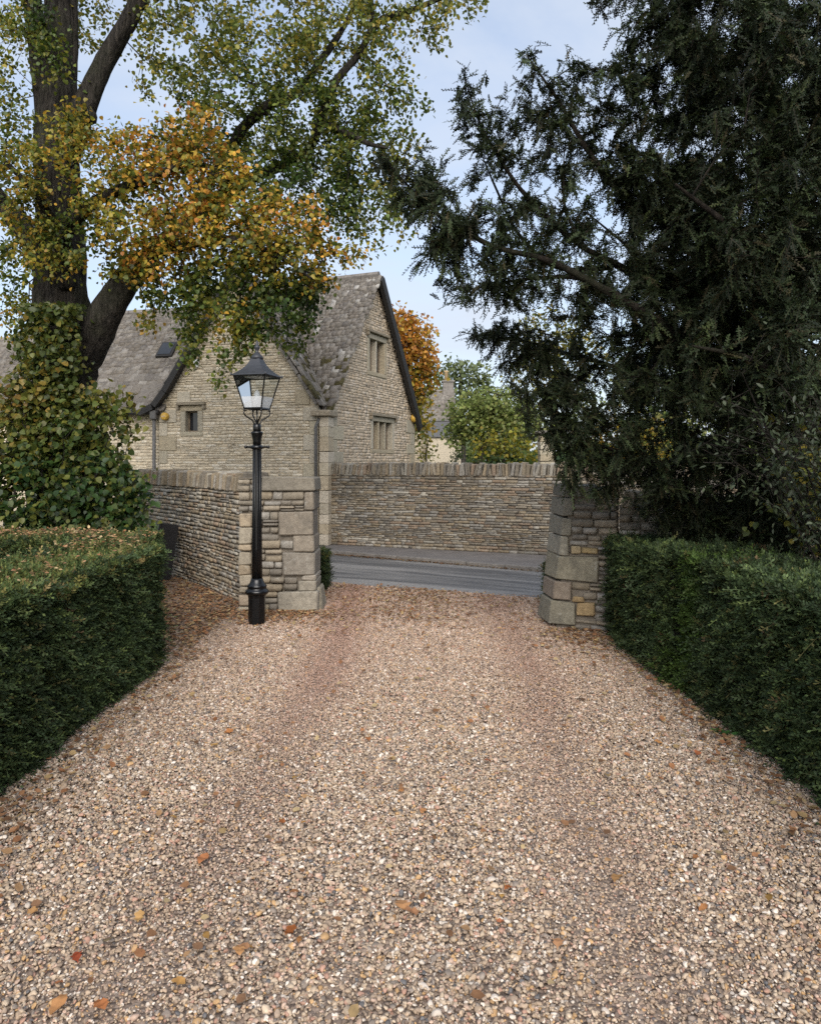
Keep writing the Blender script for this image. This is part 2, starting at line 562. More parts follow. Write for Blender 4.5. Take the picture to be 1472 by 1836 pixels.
def gravel():
    q = np.random.default_rng(3)
    N = 720000
    X = q.uniform(-4.3, 2.9, N); Y = q.uniform(1.0, 10.9, N)
    keep = inside_poly(poly, X, Y)
    keep &= np.abs(X) < 0.60 * Y + 0.55                    # what the drive shows from here and a step aside
    keep &= ~((X > 2.3) & (Y < 7.0)) & ~((X < -2.35) & (Y < 6.6))
    X, Y = X[keep], Y[keep]
    # stones carried out onto the road
    ns = 2600
    us = q.uniform(-4.3, 2.0, ns); ds = D_EDGE + np.abs(q.normal(0, .22, ns))
    X = np.concatenate([X, RT.x * us + RN.x * ds]); Y = np.concatenate([Y, RT.y * us + RN.y * ds])
    n = len(X)
    spill = np.arange(n) >= n - ns
    tr = track_mask(X, Y)
    base = np.array([[.50, .41, .31], [.41, .32, .235], [.33, .26, .20], [.25, .215, .185], [.66, .60, .53], [.47, .31, .16], [.21, .165, .135], [.40, .25, .19], [.13, .13, .135], [.52, .39, .31]])
    p = np.array([.2, .19, .14, .09, .11, .05, .06, .05, .025, .085]); p /= p.sum()
    col = base[q.choice(len(base), n, p=p)] * q.uniform(.82, 1.22, (n, 1)) * np.array([1.03, .985, .945])
    far = np.clip((Y - 4.2) / 4.0, 0, 1) * .62
    pink = np.array([.46, .29, .22])
    col = col * (1 - far[:, None]) + (0.55 * col + 0.45 * pink) * far[:, None]
    w = np.clip(tr * np.clip((Y - 2.2) / 3.2, .12, 1) * (0.5 + .25 * fbm2(X, Y, 1.7, 5)), 0, .75)[:, None]
    col = col * (1 - w) + (np.array([.36, .215, .165]) * q.uniform(.75, 1.25, (n, 1))) * w
    # gravel made darker in the corner by the wall
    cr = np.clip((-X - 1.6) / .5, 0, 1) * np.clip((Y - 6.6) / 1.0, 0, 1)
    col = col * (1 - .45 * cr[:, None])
    big = q.lognormal(0, .36, n)
    s = 0.0108 * big * (1 - .25 * tr)
    s = np.clip(s, .006, .03)
    sc = np.stack([s * q.uniform(.9, 1.45, n), s * q.uniform(.75, 1.1, n), s * q.uniform(.5, .85, n)], 1)
    Z = -0.013 + q.uniform(0, .014, n) + .006 * fbm2(X, Y, 2.0, 9) - .003 * tr
    Z[spill] = Z_ROAD + .004
    rot = np.stack([q.normal(0, .45, n), q.normal(0, .45, n), q.uniform(0, 6.28, n)], 1)
    me = bpy.data.meshes.new('gravel')
    me.vertices.add(n)
    me.vertices.foreach_set('co', np.stack([X, Y, Z], 1).astype(np.float32).ravel())
    for nm, ty, arr in (('rot', 'FLOAT_VECTOR', rot), ('scl', 'FLOAT_VECTOR', sc)):
        a = me.attributes.new(nm, ty, 'POINT'); a.data.foreach_set('vector', arr.astype(np.float32).ravel())
    a = me.attributes.new('tint', 'FLOAT_COLOR', 'POINT')
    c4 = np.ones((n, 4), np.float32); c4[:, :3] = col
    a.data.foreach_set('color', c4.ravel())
    o = bpy.data.objects.new('gravel', me); COL.objects.link(o)
    ng = bpy.data.node_groups.new('gravel_scatter', 'GeometryNodeTree')
    ng.interface.new_socket('Geometry', in_out='INPUT', socket_type='NodeSocketGeometry')
    ng.interface.new_socket('Geometry', in_out='OUTPUT', socket_type='NodeSocketGeometry')
    N_ = ng.nodes.new; L_ = ng.links.new
    gi, go = N_('NodeGroupInput'), N_('NodeGroupOutput')
    inst = N_('GeometryNodeInstanceOnPoints')
    jn = N_('GeometryNodeJoinGeometry')
    for k in range(4):
        ico = N_('GeometryNodeMeshIcoSphere'); ico.inputs['Radius'].default_value = .5; ico.inputs['Subdivisions'].default_value = 2
        sp = N_('GeometryNodeSetPosition'); ps = N_('GeometryNodeInputPosition')
        ad = N_('ShaderNodeVectorMath'); ad.operation = 'ADD'; ad.inputs[1].default_value = (k * 3.1, k * 1.7, k * 5.3)
        no = N_('ShaderNodeTexNoise'); no.inputs['Scale'].default_value = 1.5; no.inputs['Detail'].default_value = 1
        sb = N_('ShaderNodeVectorMath'); sb.operation = 'SUBTRACT'; sb.inputs[1].default_value = (.5, .5, .5)
        ml = N_('ShaderNodeVectorMath'); ml.operation = 'SCALE'; ml.inputs['Scale'].default_value = .75
        sm = N_('GeometryNodeSetMaterial'); sm.inputs['Material'].default_value = M['pebble']
        ss = N_('GeometryNodeSetShadeSmooth')
        ti = N_('GeometryNodeGeometryToInstance')
        L_(ps.outputs[0], ad.inputs[0]); L_(ad.outputs[0], no.inputs['Vector']); L_(no.outputs['Color'], sb.inputs[0])
        L_(sb.outputs[0], ml.inputs[0]); L_(ml.outputs[0], sp.inputs['Offset'])
        L_(ico.outputs['Mesh'], sp.inputs['Geometry']); L_(sp.outputs[0], ss.inputs[0]); L_(ss.outputs[0], sm.inputs['Geometry'])
        L_(sm.outputs[0], ti.inputs[0]); L_(ti.outputs[0], jn.inputs[0])
    na = []
    for nm in ('rot', 'scl'):
        a = N_('GeometryNodeInputNamedAttribute'); a.data_type = 'FLOAT_VECTOR'; a.inputs['Name'].default_value = nm; na.append(a)
    inst.inputs['Pick Instance'].default_value = True
    L_(gi.outputs[0], inst.inputs['Points']); L_(jn.outputs[0], inst.inputs['Instance'])
    L_(na[0].outputs['Attribute'], inst.inputs['Rotation']); L_(na[1].outputs['Attribute'], inst.inputs['Scale'])
    L_(inst.outputs[0], go.inputs[0])
    md = o.modifiers.new('scatter', 'NODES'); md.node_group = ng
    me.materials.append(M['pebble'])
    tag(o, 'pale brown and cream pea shingle spread over the drive', 'gravel', kind='stuff')
gravel()

# ---------------------------------------------------------------- stone walls
UP = Vector((0, 0, 1))
def unit_stone(i):
    q = np.random.default_rng(100 + i)
    bx, bz = q.uniform(.015, .045), q.uniform(.04, .10)
    sk = q.uniform(-.06, .06, 4)
    sz = q.uniform(-.08, .08, 4)
    C = [(-.5, -.5), (.5, -.5), (.5, .5), (-.5, .5)]
    v = [(x, .5, z) for x, z in C]
    v += [(x * (1 - abs(sk[k])), -.36 + .05 * q.uniform(-1, 1), z * (1 - abs(sz[k]))) for k, (x, z) in enumerate(C)]
    v += [(x * (1 - bx * 2) + sk[k] * .3, -.475 + .05 * q.uniform(-1, .6), z * (1 - bz * 2) + sz[k] * .6) for k, (x, z) in enumerate(C)]
    v.append((q.uniform(-.2, .2), -.49, q.uniform(-.12, .12)))
    f = []
    for r0 in (0, 4):
        for k in range(4):
            f.append((r0 + k, r0 + 4 + k, r0 + 4 + (k + 1) % 4, r0 + (k + 1) % 4)[::-1])
    t = [(8 + k, 8 + (k + 1) % 4, 12) for k in range(4)]
    return np.array(v), np.array(f), np.array(t)
STONES = [unit_stone(i) for i in range(10)]
STONE_ME = []
for i, (v, f, t) in enumerate(STONES):
    c = np.ones((len(v), 3))
    me = np_mesh('stone_shape', v, [f, t], c)
    STONE_ME.append(me)

PAL_WALL = np.array([[.31, .26, .19], [.35, .30, .23], [.27, .235, .185], [.34, .275, .19], [.43, .395, .33], [.235, .21, .175], [.33, .25, .18], [.35, .325, .285]])
PAL_HOUSE = np.array([[.60, .52, .395], [.63, .555, .43], [.56, .485, .365], [.60, .51, .375], [.65, .585, .475], [.52, .45, .345]])
PAL_QUOIN = np.array([[.46, .41, .31], [.42, .36, .26], [.5, .45, .36], [.40, .36, .28]])

class Frame:
    def __init__(s, o, t, n=None):
        s.o = Vector(o); s.t = Vector(t).normalized()
        s.n = Vector(n) if n else Vector((s.t.y, -s.t.x, 0))
    def p(s, u, v, d=0.0): return s.o + s.t * u + UP * v + s.n * d
    def px(s, x, y):
        P = ray_plane(x, y, s.o, s.n)
        return (P - s.o).dot(s.t), P.z - s.o.z
    def rect(s, x0, y0, x1, y1):
        a = [s.px(x, y) for x in (x0, x1) for y in (y0, y1)]
        m_ = s.px((x0 + x1) / 2, (y0 + y1) / 2)
        u0 = (s.px(x0, (y0 + y1) / 2))[0]; u1 = s.px(x1, (y0 + y1) / 2)[0]
        v0 = s.px((x0 + x1) / 2, y1)[1]; v1 = s.px((x0 + x1) / 2, y0)[1]
        return (u0, u1, v0, v1)

def subtract(iv, holes):
    out = [iv]
    for a, b in holes:
        nx = []
        for x, y in out:
            if b <= x or a >= y: nx.append((x, y)); continue
            if a > x: nx.append((x, a))
            if b < y: nx.append((b, y))
        out = nx
    return out

def rubble(span, H0, H1, hr, wr, holes=(), q=rng, gap=.008, jumper=.0):
    """courses of stones between heights; span(v) -> (u0,u1); returns (u0,u1,v0,v1)"""
    res = []
    v = H0
    while v < H1 - .012:
        h = q.uniform(*hr)
        if H1 - v - h < hr[0] * .6: h = H1 - v
        iv = span(v + h / 2)
        if iv[1] - iv[0] > .03:
            hs = [(a, b) for a, b, c, d in holes if not (d <= v + .012 or c >= v + h - .012)]
            for a, b in subtract(iv, hs):
                u = a
                while u < b - .01:
                    w = q.uniform(*wr) * (1.5 if q.random() < .12 else 1)
                    if b - u - w < wr[0] * .7: w = b - u
                    hh = h
                    dv = q.normal(0, .004)
                    if q.random() < .12 and h > .06:          # two thin stones in the place of one
                        res.append((u, u + w - gap, v + dv, v + h * .5 - gap * .7 + dv)); res.append((u, u + w - gap, v + h * .5 + dv, v + h - gap + dv))
                    else:
                        res.append((u, u + w - gap, v + dv, v + hh - gap + dv))
                    u += w
        v += h
    return res

def lay(name, stones, fr, parent, mat, pal, depth=.12, n_ind=300, proud=.012, q=rng, path=None, dark=None, rest='small_stones'):
    """stones -> children of parent: the n_ind that show largest are objects, the rest one mesh"""
    items = []
    for (u0, u1, v0, v1) in stones:
        u, v = (u0 + u1) / 2, (v0 + v1) / 2
        if path: P, t, nn = path(u)
        else: P, t, nn = fr.p(u, 0), fr.t, fr.n
        d = depth * q.uniform(.9, 1.1)
        pr = proud * q.uniform(-.6, 1.2)
        c = Vector((P.x, P.y, (P.z if path else fr.o.z) + v)) + nn * (pr - d / 2)
        tw = q.normal(0, .02)
        t2 = (t + UP * q.normal(0, .022)).normalized()
        z2 = nn.cross(t2); z2 = -z2 if z2.z < 0 else z2
        y2 = -nn
        y2 = (y2 + t2 * tw).normalized()
        col = pal[q.integers(len(pal))] * q.uniform(.86, 1.14)
        if dark is not None: col = col * dark(u, v)
        Mx = Matrix(((t2.x * (u1 - u0), y2.x * d, z2.x * (v1 - v0), c.x), (t2.y * (u1 - u0), y2.y * d, z2.y * (v1 - v0), c.y), (t2.z * (u1 - u0), y2.z * d, z2.z * (v1 - v0), c.z), (0, 0, 0, 1)))
        px_x = c.x / max(c.y, .1) * F + CX
        vis = (u1 - u0) * (v1 - v0) / (c.y ** 2) * (1.0 if -20 < px_x < 1180 else .05)
        items.append((vis, Mx, col))
    items.sort(key=lambda z: -z[0])
    for vis, Mx, col in items[:n_ind]:
        o = bpy.data.objects.new(name, STONE_ME[q.integers(len(STONE_ME))])
        COL.objects.link(o)
        if not o.data.materials: o.data.materials.append(mat)
        o.material_slots[0].link = 'OBJECT'
        o.material_slots[0].material = mat
        attach(o, parent)
        o.matrix_basis = Mx
        o.color = (*col, 1)
    if len(items) > n_ind:
        Vs, Fs, Ts, Cs = [], [], [], []
        b = 0
        for vis, Mx, col in items[n_ind:]:
            v, f, t = STONES[q.integers(len(STONES))]
            A = np.array(Mx)
            Vs.append(v @ A[:3, :3].T + A[:3, 3]); Fs.append(f + b); Ts.append(t + b)
            Cs.append(np.tile(col, (len(v), 1))); b += len(v)
        me = np_mesh(rest, np.concatenate(Vs), [np.concatenate(Fs), np.concatenate(Ts)], np.concatenate(Cs))
        link(rest, me, mat, parent, 'stuff')

def block(parent, name, p8, mat, col, bevel=.012, jit=.006, q=rng, sub=0):
    """dressed block from 8 corners (4 front, 4 back), bevelled and slightly uneven"""
    mb = MB().hexa([Vector(p) + Vector(q.normal(0, jit, 3)) for p in p8])
    me = mb.mesh(name)
    bm = bmesh.new(); bm.from_mesh(me)
    bmesh.ops.recalc_face_normals(bm, faces=bm.faces[:])
    bmesh.ops.bevel(bm, geom=bm.edges[:], offset=bevel, segments=1, affect='EDGES', clamp_overlap=True)
    bm.to_mesh(me); bm.free()
    a = me.color_attributes.new('Col', 'FLOAT_COLOR', 'POINT')
    for d in a.data: d.color = (*col, 1)
    return link(name, me, mat, parent)

def quad_block(parent, name, fr, r, d0, d1, mat, col, **kw):
    u0, u1, v0, v1 = r
    f = [fr.p(u0, v0, d0), fr.p(u1, v0, d0), fr.p(u1, v1, d0), fr.p(u0, v1, d0)]
    b = [fr.p(u0, v0, d1), fr.p(u1, v0, d1), fr.p(u1, v1, d1), fr.p(u0, v1, d1)]
    return block(parent, name, f + b, mat, col, **kw)

def coping(parent, path, u0, u1, z0, hr, mat, pal, thick, wr, q=rng, maxn=300):
    """stones set upright on edge along the wall top"""
    u = u0; k = 0
    while u < u1:
        w = q.uniform(*wr)
        P, t, nn = path(u + w / 2)
        h = q.uniform(*hr)
        lean = q.normal(.05, .11)
        z = (UP + t * lean).normalized()
        x = (t - UP * lean).normalized()
        c = Vector((P.x, P.y, P.z + z0)) + z * (h / 2 - .02) - nn * (thick / 2 - .015 + q.normal(0, .016))
        f = [c + x * (sx * w * .5 * q.uniform(.8, 1)) - z * h / 2 * 1 + nn * sy * thick / 2 for sx, sy in ((-1, 1), (1, 1), (1, -1), (-1, -1))]
        g_ = [c + x * (sx * w * .5 * q.uniform(.75, 1.05)) + z * h / 2 * q.uniform(.78, 1.0) + nn * sy * thick / 2 * q.uniform(.8, 1) for sx, sy in ((-1, 1), (1, 1), (1, -1), (-1, -1))]
        col = pal[q.integers(len(pal))] * q.uniform(.75, 1.15)
        block(parent, 'coping_stone', f + g_, mat, col, bevel=.012, jit=.006)
        u += w; k += 1

# --- roadside wall on the far side of the road
fw0 = RN * D_WALL - RT * 7.46
fw = Frame((fw0.x, fw0.y, 0), RT)
rw = empty('roadside_wall', fw.p(4, 0), 'long grey brown dry stone wall across the road topped by upright coping stones', 'stone wall')
LW = 13.2
MB().add([fw.p(0, -.1, -.018), fw.p(LW, -.1, -.018), fw.p(LW, 1.48, -.018), fw.p(0, 1.48, -.018), fw.p(0, -.1, -.42), fw.p(LW, -.1, -.42), fw.p(LW, 1.48, -.42), fw.p(0, 1.48, -.42)],
         [(0, 1, 2, 3), (5, 4, 7, 6), (3, 2, 6, 7), (1, 5, 6, 2), (4, 0, 3, 7)]).obj('wall_core', M['joint'], rw)
q1 = np.random.default_rng(21)
st = rubble(lambda v: (0, LW), 0.0, 1.47, (.03, .066), (.07, .25), q=q1, gap=.006)
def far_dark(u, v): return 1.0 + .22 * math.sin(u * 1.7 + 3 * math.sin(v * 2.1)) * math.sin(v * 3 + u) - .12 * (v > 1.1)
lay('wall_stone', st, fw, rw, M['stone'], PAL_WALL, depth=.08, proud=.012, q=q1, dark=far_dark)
coping(rw, lambda u: (fw.p(u, 0), fw.t, fw.n), 0.0, 9.0, 1.47, (.22, .28), M['stone'], PAL_WALL * .85, .36, (.03, .085), q=q1)

# --- left garden wall running back from the pillar
lw_pts = [Vector((-2.0, 8.74, 0)), Vector((-2.86, 10.0, 0)), Vector((-3.62, 11.02, 0)), Vector((-4.3, 11.85, 0)), Vector((-5.2, 12.75, 0))]
lw_pts = lw_pts[::-1]                                   # left to right as seen from the drive
seg = [(lw_pts[i + 1] - lw_pts[i]).length for i in range(len(lw_pts) - 1)]
LTOT = sum(seg)
def lw_path(u):
    u = min(max(u, 0), LTOT - 1e-4)
    for i, s in enumerate(seg):
        if u <= s:
            t = (lw_pts[i + 1] - lw_pts[i]).normalized()
            return lw_pts[i] + t * u, t, Vector((t.y, -t.x, 0))
        u -= s
lw = empty('garden_wall', (-3.2, 10.5, 0), 'dry stone garden wall curving back from the left gate pillar behind the lamp', 'stone wall')
mb = MB()
for i in range(len(seg)):
    a, b_ = lw_pts[i], lw_pts[i + 1]
    t = (b_ - a).normalized(); nn = Vector((t.y, -t.x, 0))
    mb.hexa([a - nn * .03 + UP * -.1, b_ - nn * .03 + UP * -.1, b_ - nn * .4 + UP * -.1, a - nn * .4 + UP * -.1, a - nn * .03 + UP * 1.38, b_ - nn * .03 + UP * 1.38, b_ - nn * .4 + UP * 1.38, a - nn * .4 + UP * 1.38])
mb.obj('wall_core', M['joint'], lw)
q2 = np.random.default_rng(22)
st = rubble(lambda v: (0, LTOT), 0.0, 1.37, (.032, .066), (.07, .22), q=q2, gap=.006)
lay('wall_stone', st, None, lw, M['stone'], PAL_WALL * 1.05, depth=.12, proud=.008, q=q2, path=lw_path)
coping(lw, lw_path, 0.5, LTOT - .05, 1.37, (.19, .26), M['stone'], PAL_WALL * .85, .34, (.025, .065), q=q2)

# --- left gate pillar
lp = Frame((-1.98, 8.36, 0), (1, 0, 0))
lp_e = empty('gate_pillar', (-1.5, 8.6, 0), 'squat left gate pillar of rubble and large dressed blocks behind the lamp post', 'gate pillar')
LPD = .46
MB().hexa([Vector((-1.95, 8.40, -.1)), Vector((-1.10, 8.40, -.1)), Vector((-1.10, 8.80, -.1)), Vector((-1.95, 8.80, -.1)), Vector((-1.95, 8.40, 1.38)), Vector((-1.13, 8.40, 1.38)), Vector((-1.13, 8.80, 1.38)), Vector((-1.95, 8.80, 1.38))]).obj('pillar_core', M['joint'], lp_e)
holes = []
def lq(x0, y0, x1, y1, d=.0, back=LPD, tone=1.0, nm='quoin', pal=np.array([[.27, .245, .20], [.30, .27, .22], [.245, .22, .185], [.29, .25, .20]])):
    r = lp.rect(x0, y0, x1, y1)
    holes.append(r)
    k = rng.integers(len(pal))
    quad_block(lp_e, nm, lp, (r[0] + .004, r[1] - .004, r[2] + .004, r[3] - .004), .022 + d, -back, M['ashlar'], pal[k] * tone, bevel=.014)
lq(470, 855, 566, 881, .0, .5, .8, 'cap_stone')
lq(546, 882, 563, 916, 0, LPD, .85)
lq(500, 917, 563, 960, 0, LPD, .95)
lq(527, 960, 564, 990, 0, LPD, .9)
lq(507, 990, 567, 1031, .005, LPD, 1.0)
lq(540, 1031, 567, 1042, 0, LPD, 1.3)
lq(534, 1042, 568, 1060, 0, LPD, 1.05)
lq(499, 1060, 572, 1096, .03, LPD + .03, 1.15)
for (a, b_, t_) in ((921, 946, 1.15), (946, 976, 1.1), (976, 988, 1.2), (989, 1014, 1.0), (1014, 1031, .95), (1031, 1052, 1.25), (1052, 1064, 1.0), (1066, 1087, 1.2), (1087, 1106, 1.15)):
    lq(428 + rng.uniform(-1, 1), a, 452 + rng.uniform(-2, 3), b_, .0, .3, t_, pal=np.array([[.32, .26, .185], [.33, .29, .225], [.30, .245, .185]]))
q3 = np.random.default_rng(23)
st = rubble(lambda v: (0.0, .87), 0.0, 1.54, (.04, .1), (.09, .24), holes=holes, q=q3, gap=.009)
lay('wall_stone', st, lp, lp_e, M['stone'], PAL_WALL[[0, 1, 2, 5, 7]] * .98, depth=.12, proud=.022, q=q3)
# the plinth block that sticks out on the drive side
block(lp_e, 'plinth_stone', [(-1.09, 8.42, -.05), (-1.00, 8.46, -.05), (-1.02, 8.86, -.05), (-1.10, 8.86, -.05), (-1.10, 8.42, .25), (-1.045, 8.46, .25), (-1.05, 8.84, .24), (-1.10, 8.84, .25)], M['ashlar'], (.3, .27, .21), bevel=.02)

# --- right gate pillar (leaning) and the wall behind the hedge
RWT = Vector((math.cos(R(-25)), math.sin(R(-25)), 0))
rp = Frame((1.45, 7.52, 0), RWT)
rp_e = empty('gate_pillar', (1.7, 7.6, 0), 'leaning right gate pillar with big pale dressed blocks beside the clipped hedge', 'gate pillar')
bk = -rp.n                                                # into the pillar's depth
def lean_u(v): return .112 * v
p8 = [rp.p(.04, -.1, -.03), rp.p(.6, -.1, -.03), rp.p(.6, -.1, -.36), rp.p(.04, -.1, -.36), rp.p(.2, 1.4, -.03), rp.p(.6, 1.4, -.03), rp.p(.6, 1.4, -.36), rp.p(.2, 1.4, -.36)]
MB().hexa(p8).obj('pillar_core', M['joint'], rp_e)
rholes = []
sd = Vector((-.12, .99, 0)).normalized()                  # direction of the face that looks onto the drive
def rq(x1, y0, y1, tone=1.0, col=(.27, .25, .20), extra=0.0, x0=None):
    """corner stone between image heights y0..y1 reaching right to x1"""
    um = rp.px(x1, (y0 + y1) / 2)[0]
    v0 = rp.px(x1, y1)[1]; v1 = rp.px(x1, y0)[1]
    v0 = max(v0, -.06)
    rholes.append((-.3, um, v0, v1))
    a0, a1 = lean_u(v0), lean_u(v1)
    g_ = .004
    fA, fB = rp.p(a0 - extra, v0 + g_, .02), rp.p(um - g_, v0 + g_, .02)
    fC, fD = rp.p(um - g_, v1 - g_, .02), rp.p(a1 - extra, v1 - g_, .02)
    D = .40
    off = Vector((-.0, 0, 0))
    bA, bB, bC, bD = fA + sd * D, fB + bk * D, fC + bk * D, fD + sd * D
    block(rp_e, 'quoin', [fA, fB, fC, fD, bA, bB, bC, bD], M['ashlar'], tuple(c * tone for c in col), bevel=.009)
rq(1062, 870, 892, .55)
rq(1028, 893, 926, .75)
rq(1025, 927, 960, .85)
rq(1020, 961, 997, 1.05)
rq(1073, 998, 1045, .95, (.28, .255, .19))
rq(1024, 1044, 1078, .85, (.29, .24, .19))
rq(1031, 1079, 1122, .9, (.26, .24, .185), .01)
q4 = np.random.default_rng(24)
for r4, c4 in (((1033, 1081, 1066, 1104), (.33, .24, .13)), ((1024, 978, 1042, 993), (.36, .29, .18)), ((1043, 982, 1072, 992), (.33, .25, .13)), ((1026, 1070, 1046, 1080), (.33, .24, .13))):
    r = rp.rect(*r4); rholes.append(r)
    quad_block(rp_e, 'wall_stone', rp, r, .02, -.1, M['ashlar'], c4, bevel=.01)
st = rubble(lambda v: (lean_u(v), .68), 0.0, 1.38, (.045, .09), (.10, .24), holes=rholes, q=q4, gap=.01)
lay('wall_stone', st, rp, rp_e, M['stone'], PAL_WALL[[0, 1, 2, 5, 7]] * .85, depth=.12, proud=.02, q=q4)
rgw = empty('garden_wall', rp.p(2, 0), 'dark shaded stone wall behind the right hedge under the yew', 'stone wall')
MB().hexa([rp.p(.69, -.1, -.03), rp.p(6, -.1, -.03), rp.p(6, -.1, -.4), rp.p(.69, -.1, -.4), rp.p(.69, 1.28, -.03), rp.p(6, 1.28, -.03), rp.p(6, 1.28, -.4), rp.p(.69, 1.28, -.4)]).obj('wall_core', M['joint'], rgw)
st = rubble(lambda v: (.69, 6), 0.0, 1.27, (.045, .085), (.10, .26), q=q4, gap=.01)
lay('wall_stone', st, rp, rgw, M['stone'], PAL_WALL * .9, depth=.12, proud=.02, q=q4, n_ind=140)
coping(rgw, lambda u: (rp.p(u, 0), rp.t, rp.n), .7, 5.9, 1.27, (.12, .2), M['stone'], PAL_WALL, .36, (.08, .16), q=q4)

# ---------------------------------------------------------------- the house
house = empty('stone_house', (-3.5, 16.5, 0), 'honey coloured stone house with two steep gables and stone slate roofs', 'house')
FT = Vector((math.cos(R(-13)), math.sin(R(-13)), 0))
A_ = Vector((-1.9, 15.02, 0))                             # right end of the front gable
FWID = 3.68
ff = Frame(A_ - FT * FWID, FT)
EV = 2.98
APX = 5.80
def gable_span(v):
    if v <= EV: return (0, FWID)
    k = (v - EV) / (APX - EV)
    return (FWID / 2 * k, FWID - FWID / 2 * k)
q5 = np.random.default_rng(31)
def wall_face(name, fr, spanf, zs, openings, par):
    """mortar face at -25 mm with the window openings left open"""
    cuts = sorted(set([z_ for z_ in zs] + [v_ for o_ in openings for v_ in o_[2:4]]))
    mb = MB()
    for z0, z1 in zip(cuts[:-1], cuts[1:]):
        a0, b0 = spanf(z0 + 1e-5); a1, b1 = spanf(z1 - 1e-5)
        us = sorted([(o_[0], o_[1]) for o_ in openings if o_[2] < z1 - 1e-4 and o_[3] > z0 + 1e-4])
        l0, l1 = a0, a1
        for u0, u1 in us:
            mb.add([fr.p(l0, z0, -.012), fr.p(u0, z0, -.012), fr.p(u0, z1, -.012), fr.p(l1, z1, -.012)], [(0, 1, 2, 3)])
            l0 = l1 = u1
        mb.add([fr.p(l0, z0, -.012), fr.p(b0, z0, -.012), fr.p(b1, z1, -.012), fr.p(l1, z1, -.012)], [(0, 1, 2, 3)])
    return mb.obj(name, M['mortar'], par)
hholes = []
def hq(fr, r, col=None, nm='quoin', d0=.018, d1=-.12, par=house, lst=hholes, mat='house_stone', bevel=.008):
    lst.append(r)
    c = PAL_QUOIN[q5.integers(len(PAL_QUOIN))] * q5.uniform(.92, 1.08) if col is None else col
    return quad_block(par, nm, fr, (r[0] + .003, r[1] - .003, r[2] + .003, r[3] - .003), d0, d1, M[mat], c, bevel=bevel, jit=.003)
# quoins of the front gable
z = .1; k = 0
while z < EV - .1:
    h = q5.uniform(.2, .34)
    if z + h > EV: break
    w = .34 if k % 2 else .2
    hq(ff, (FWID - w, FWID, z, z + h))
    if k % 2 == 0 or q5.random() < .6: hq(ff, (0, .2 + .22 * (k % 2), z, z + h))
    z += h; k += 1
hq(ff, ff.rect(530, 698, 556, 726)); hq(ff, ff.rect(318, 702, 342, 722))

def window(fr, x0, y0, x1, y1, lights, par, lst, surround=.14, hood=True, frame_col=None, recess=.16):
    """mullioned stone window cut into frame fr, opening given in image coordinates"""
    u0, u1, v0, v1 = fr.rect(x0, y0, x1, y1)
    s = surround
    S = lambda r, nm, d0=.012, d1=-.22, c=None: hq(fr, r, c, nm, d0, d1, par, lst)
    S((u0 - s, u0, v0, v1), 'jamb'); S((u1, u1 + s, v0, v1), 'jamb')
    S((u0 - s, u1 + s, v1, v1 + s), 'lintel'); S((u0 - s, u1 + s, v0 - s * .8, v0), 'sill')
    lst.append((u0, u1, v0, v1))
    if hood:
        e = s + .07
        hq(fr, (u0 - e, u1 + e, v1 + s + .004, v1 + s + .075), (.28, .24, .18), 'hood_mould', .085, -.06, par, lst)
        for a in (u0 - e, u1 + e - .06):
            hq(fr, (a, a + .06, v1 + s - .09, v1 + s), (.28, .24, .18), 'label_stop', .08, -.06, par, lst)
    W = (u1 - u0) / lights
    for i in range(lights):
        a, b = u0 + i * W, u0 + (i + 1) * W
        if i: hq(fr, (a - .035, a + .035, v0, v1), None, 'mullion', -.02, -.2, par, lst)
        aa, bb = a + (.035 if i else 0), b - (.035 if i < lights - 1 else 0)
        t_ = .028
        cas = empty_part = MB()
        for r in ((aa, aa + t_, v0, v1), (bb - t_, bb, v0, v1), (aa + t_, bb - t_, v0, v0 + t_), (aa + t_, bb - t_, v1 - t_, v1)):
            f = [fr.p(r[0], r[2], -recess + .03), fr.p(r[1], r[2], -recess + .03), fr.p(r[1], r[3], -recess + .03), fr.p(r[0], r[3], -recess + .03)]
            b_ = [fr.p(r[0], r[2], -recess - .02), fr.p(r[1], r[2], -recess - .02), fr.p(r[1], r[3], -recess - .02), fr.p(r[0], r[3], -recess - .02)]
            cas.hexa(f + b_)
        co = cas.obj('casement', M[frame_col or 'wood'], par)
        MB().add([fr.p(aa + t_, v0 + t_, -recess), fr.p(bb - t_, v0 + t_, -recess), fr.p(bb - t_, v1 - t_, -recess), fr.p(aa + t_, v1 - t_, -recess)], [(0, 1, 2, 3)]).obj('pane', M['dark_glass'], co)
window(ff, 333, 737, 355, 774, 1, house, hholes, .12)
wall_face('front_gable_wall', ff, gable_span, (-.1, EV, APX), [ff.rect(333, 737, 355, 774)], house)
st = rubble(gable_span, 0.0, APX - .06, (.04, .078), (.07, .24), holes=hholes, q=q5, gap=.007)
lay('wall_stone', st, ff, house, M['house_stone'], PAL_HOUSE, depth=.06, proud=.006, q=q5, n_ind=0, rest='front_rubble')

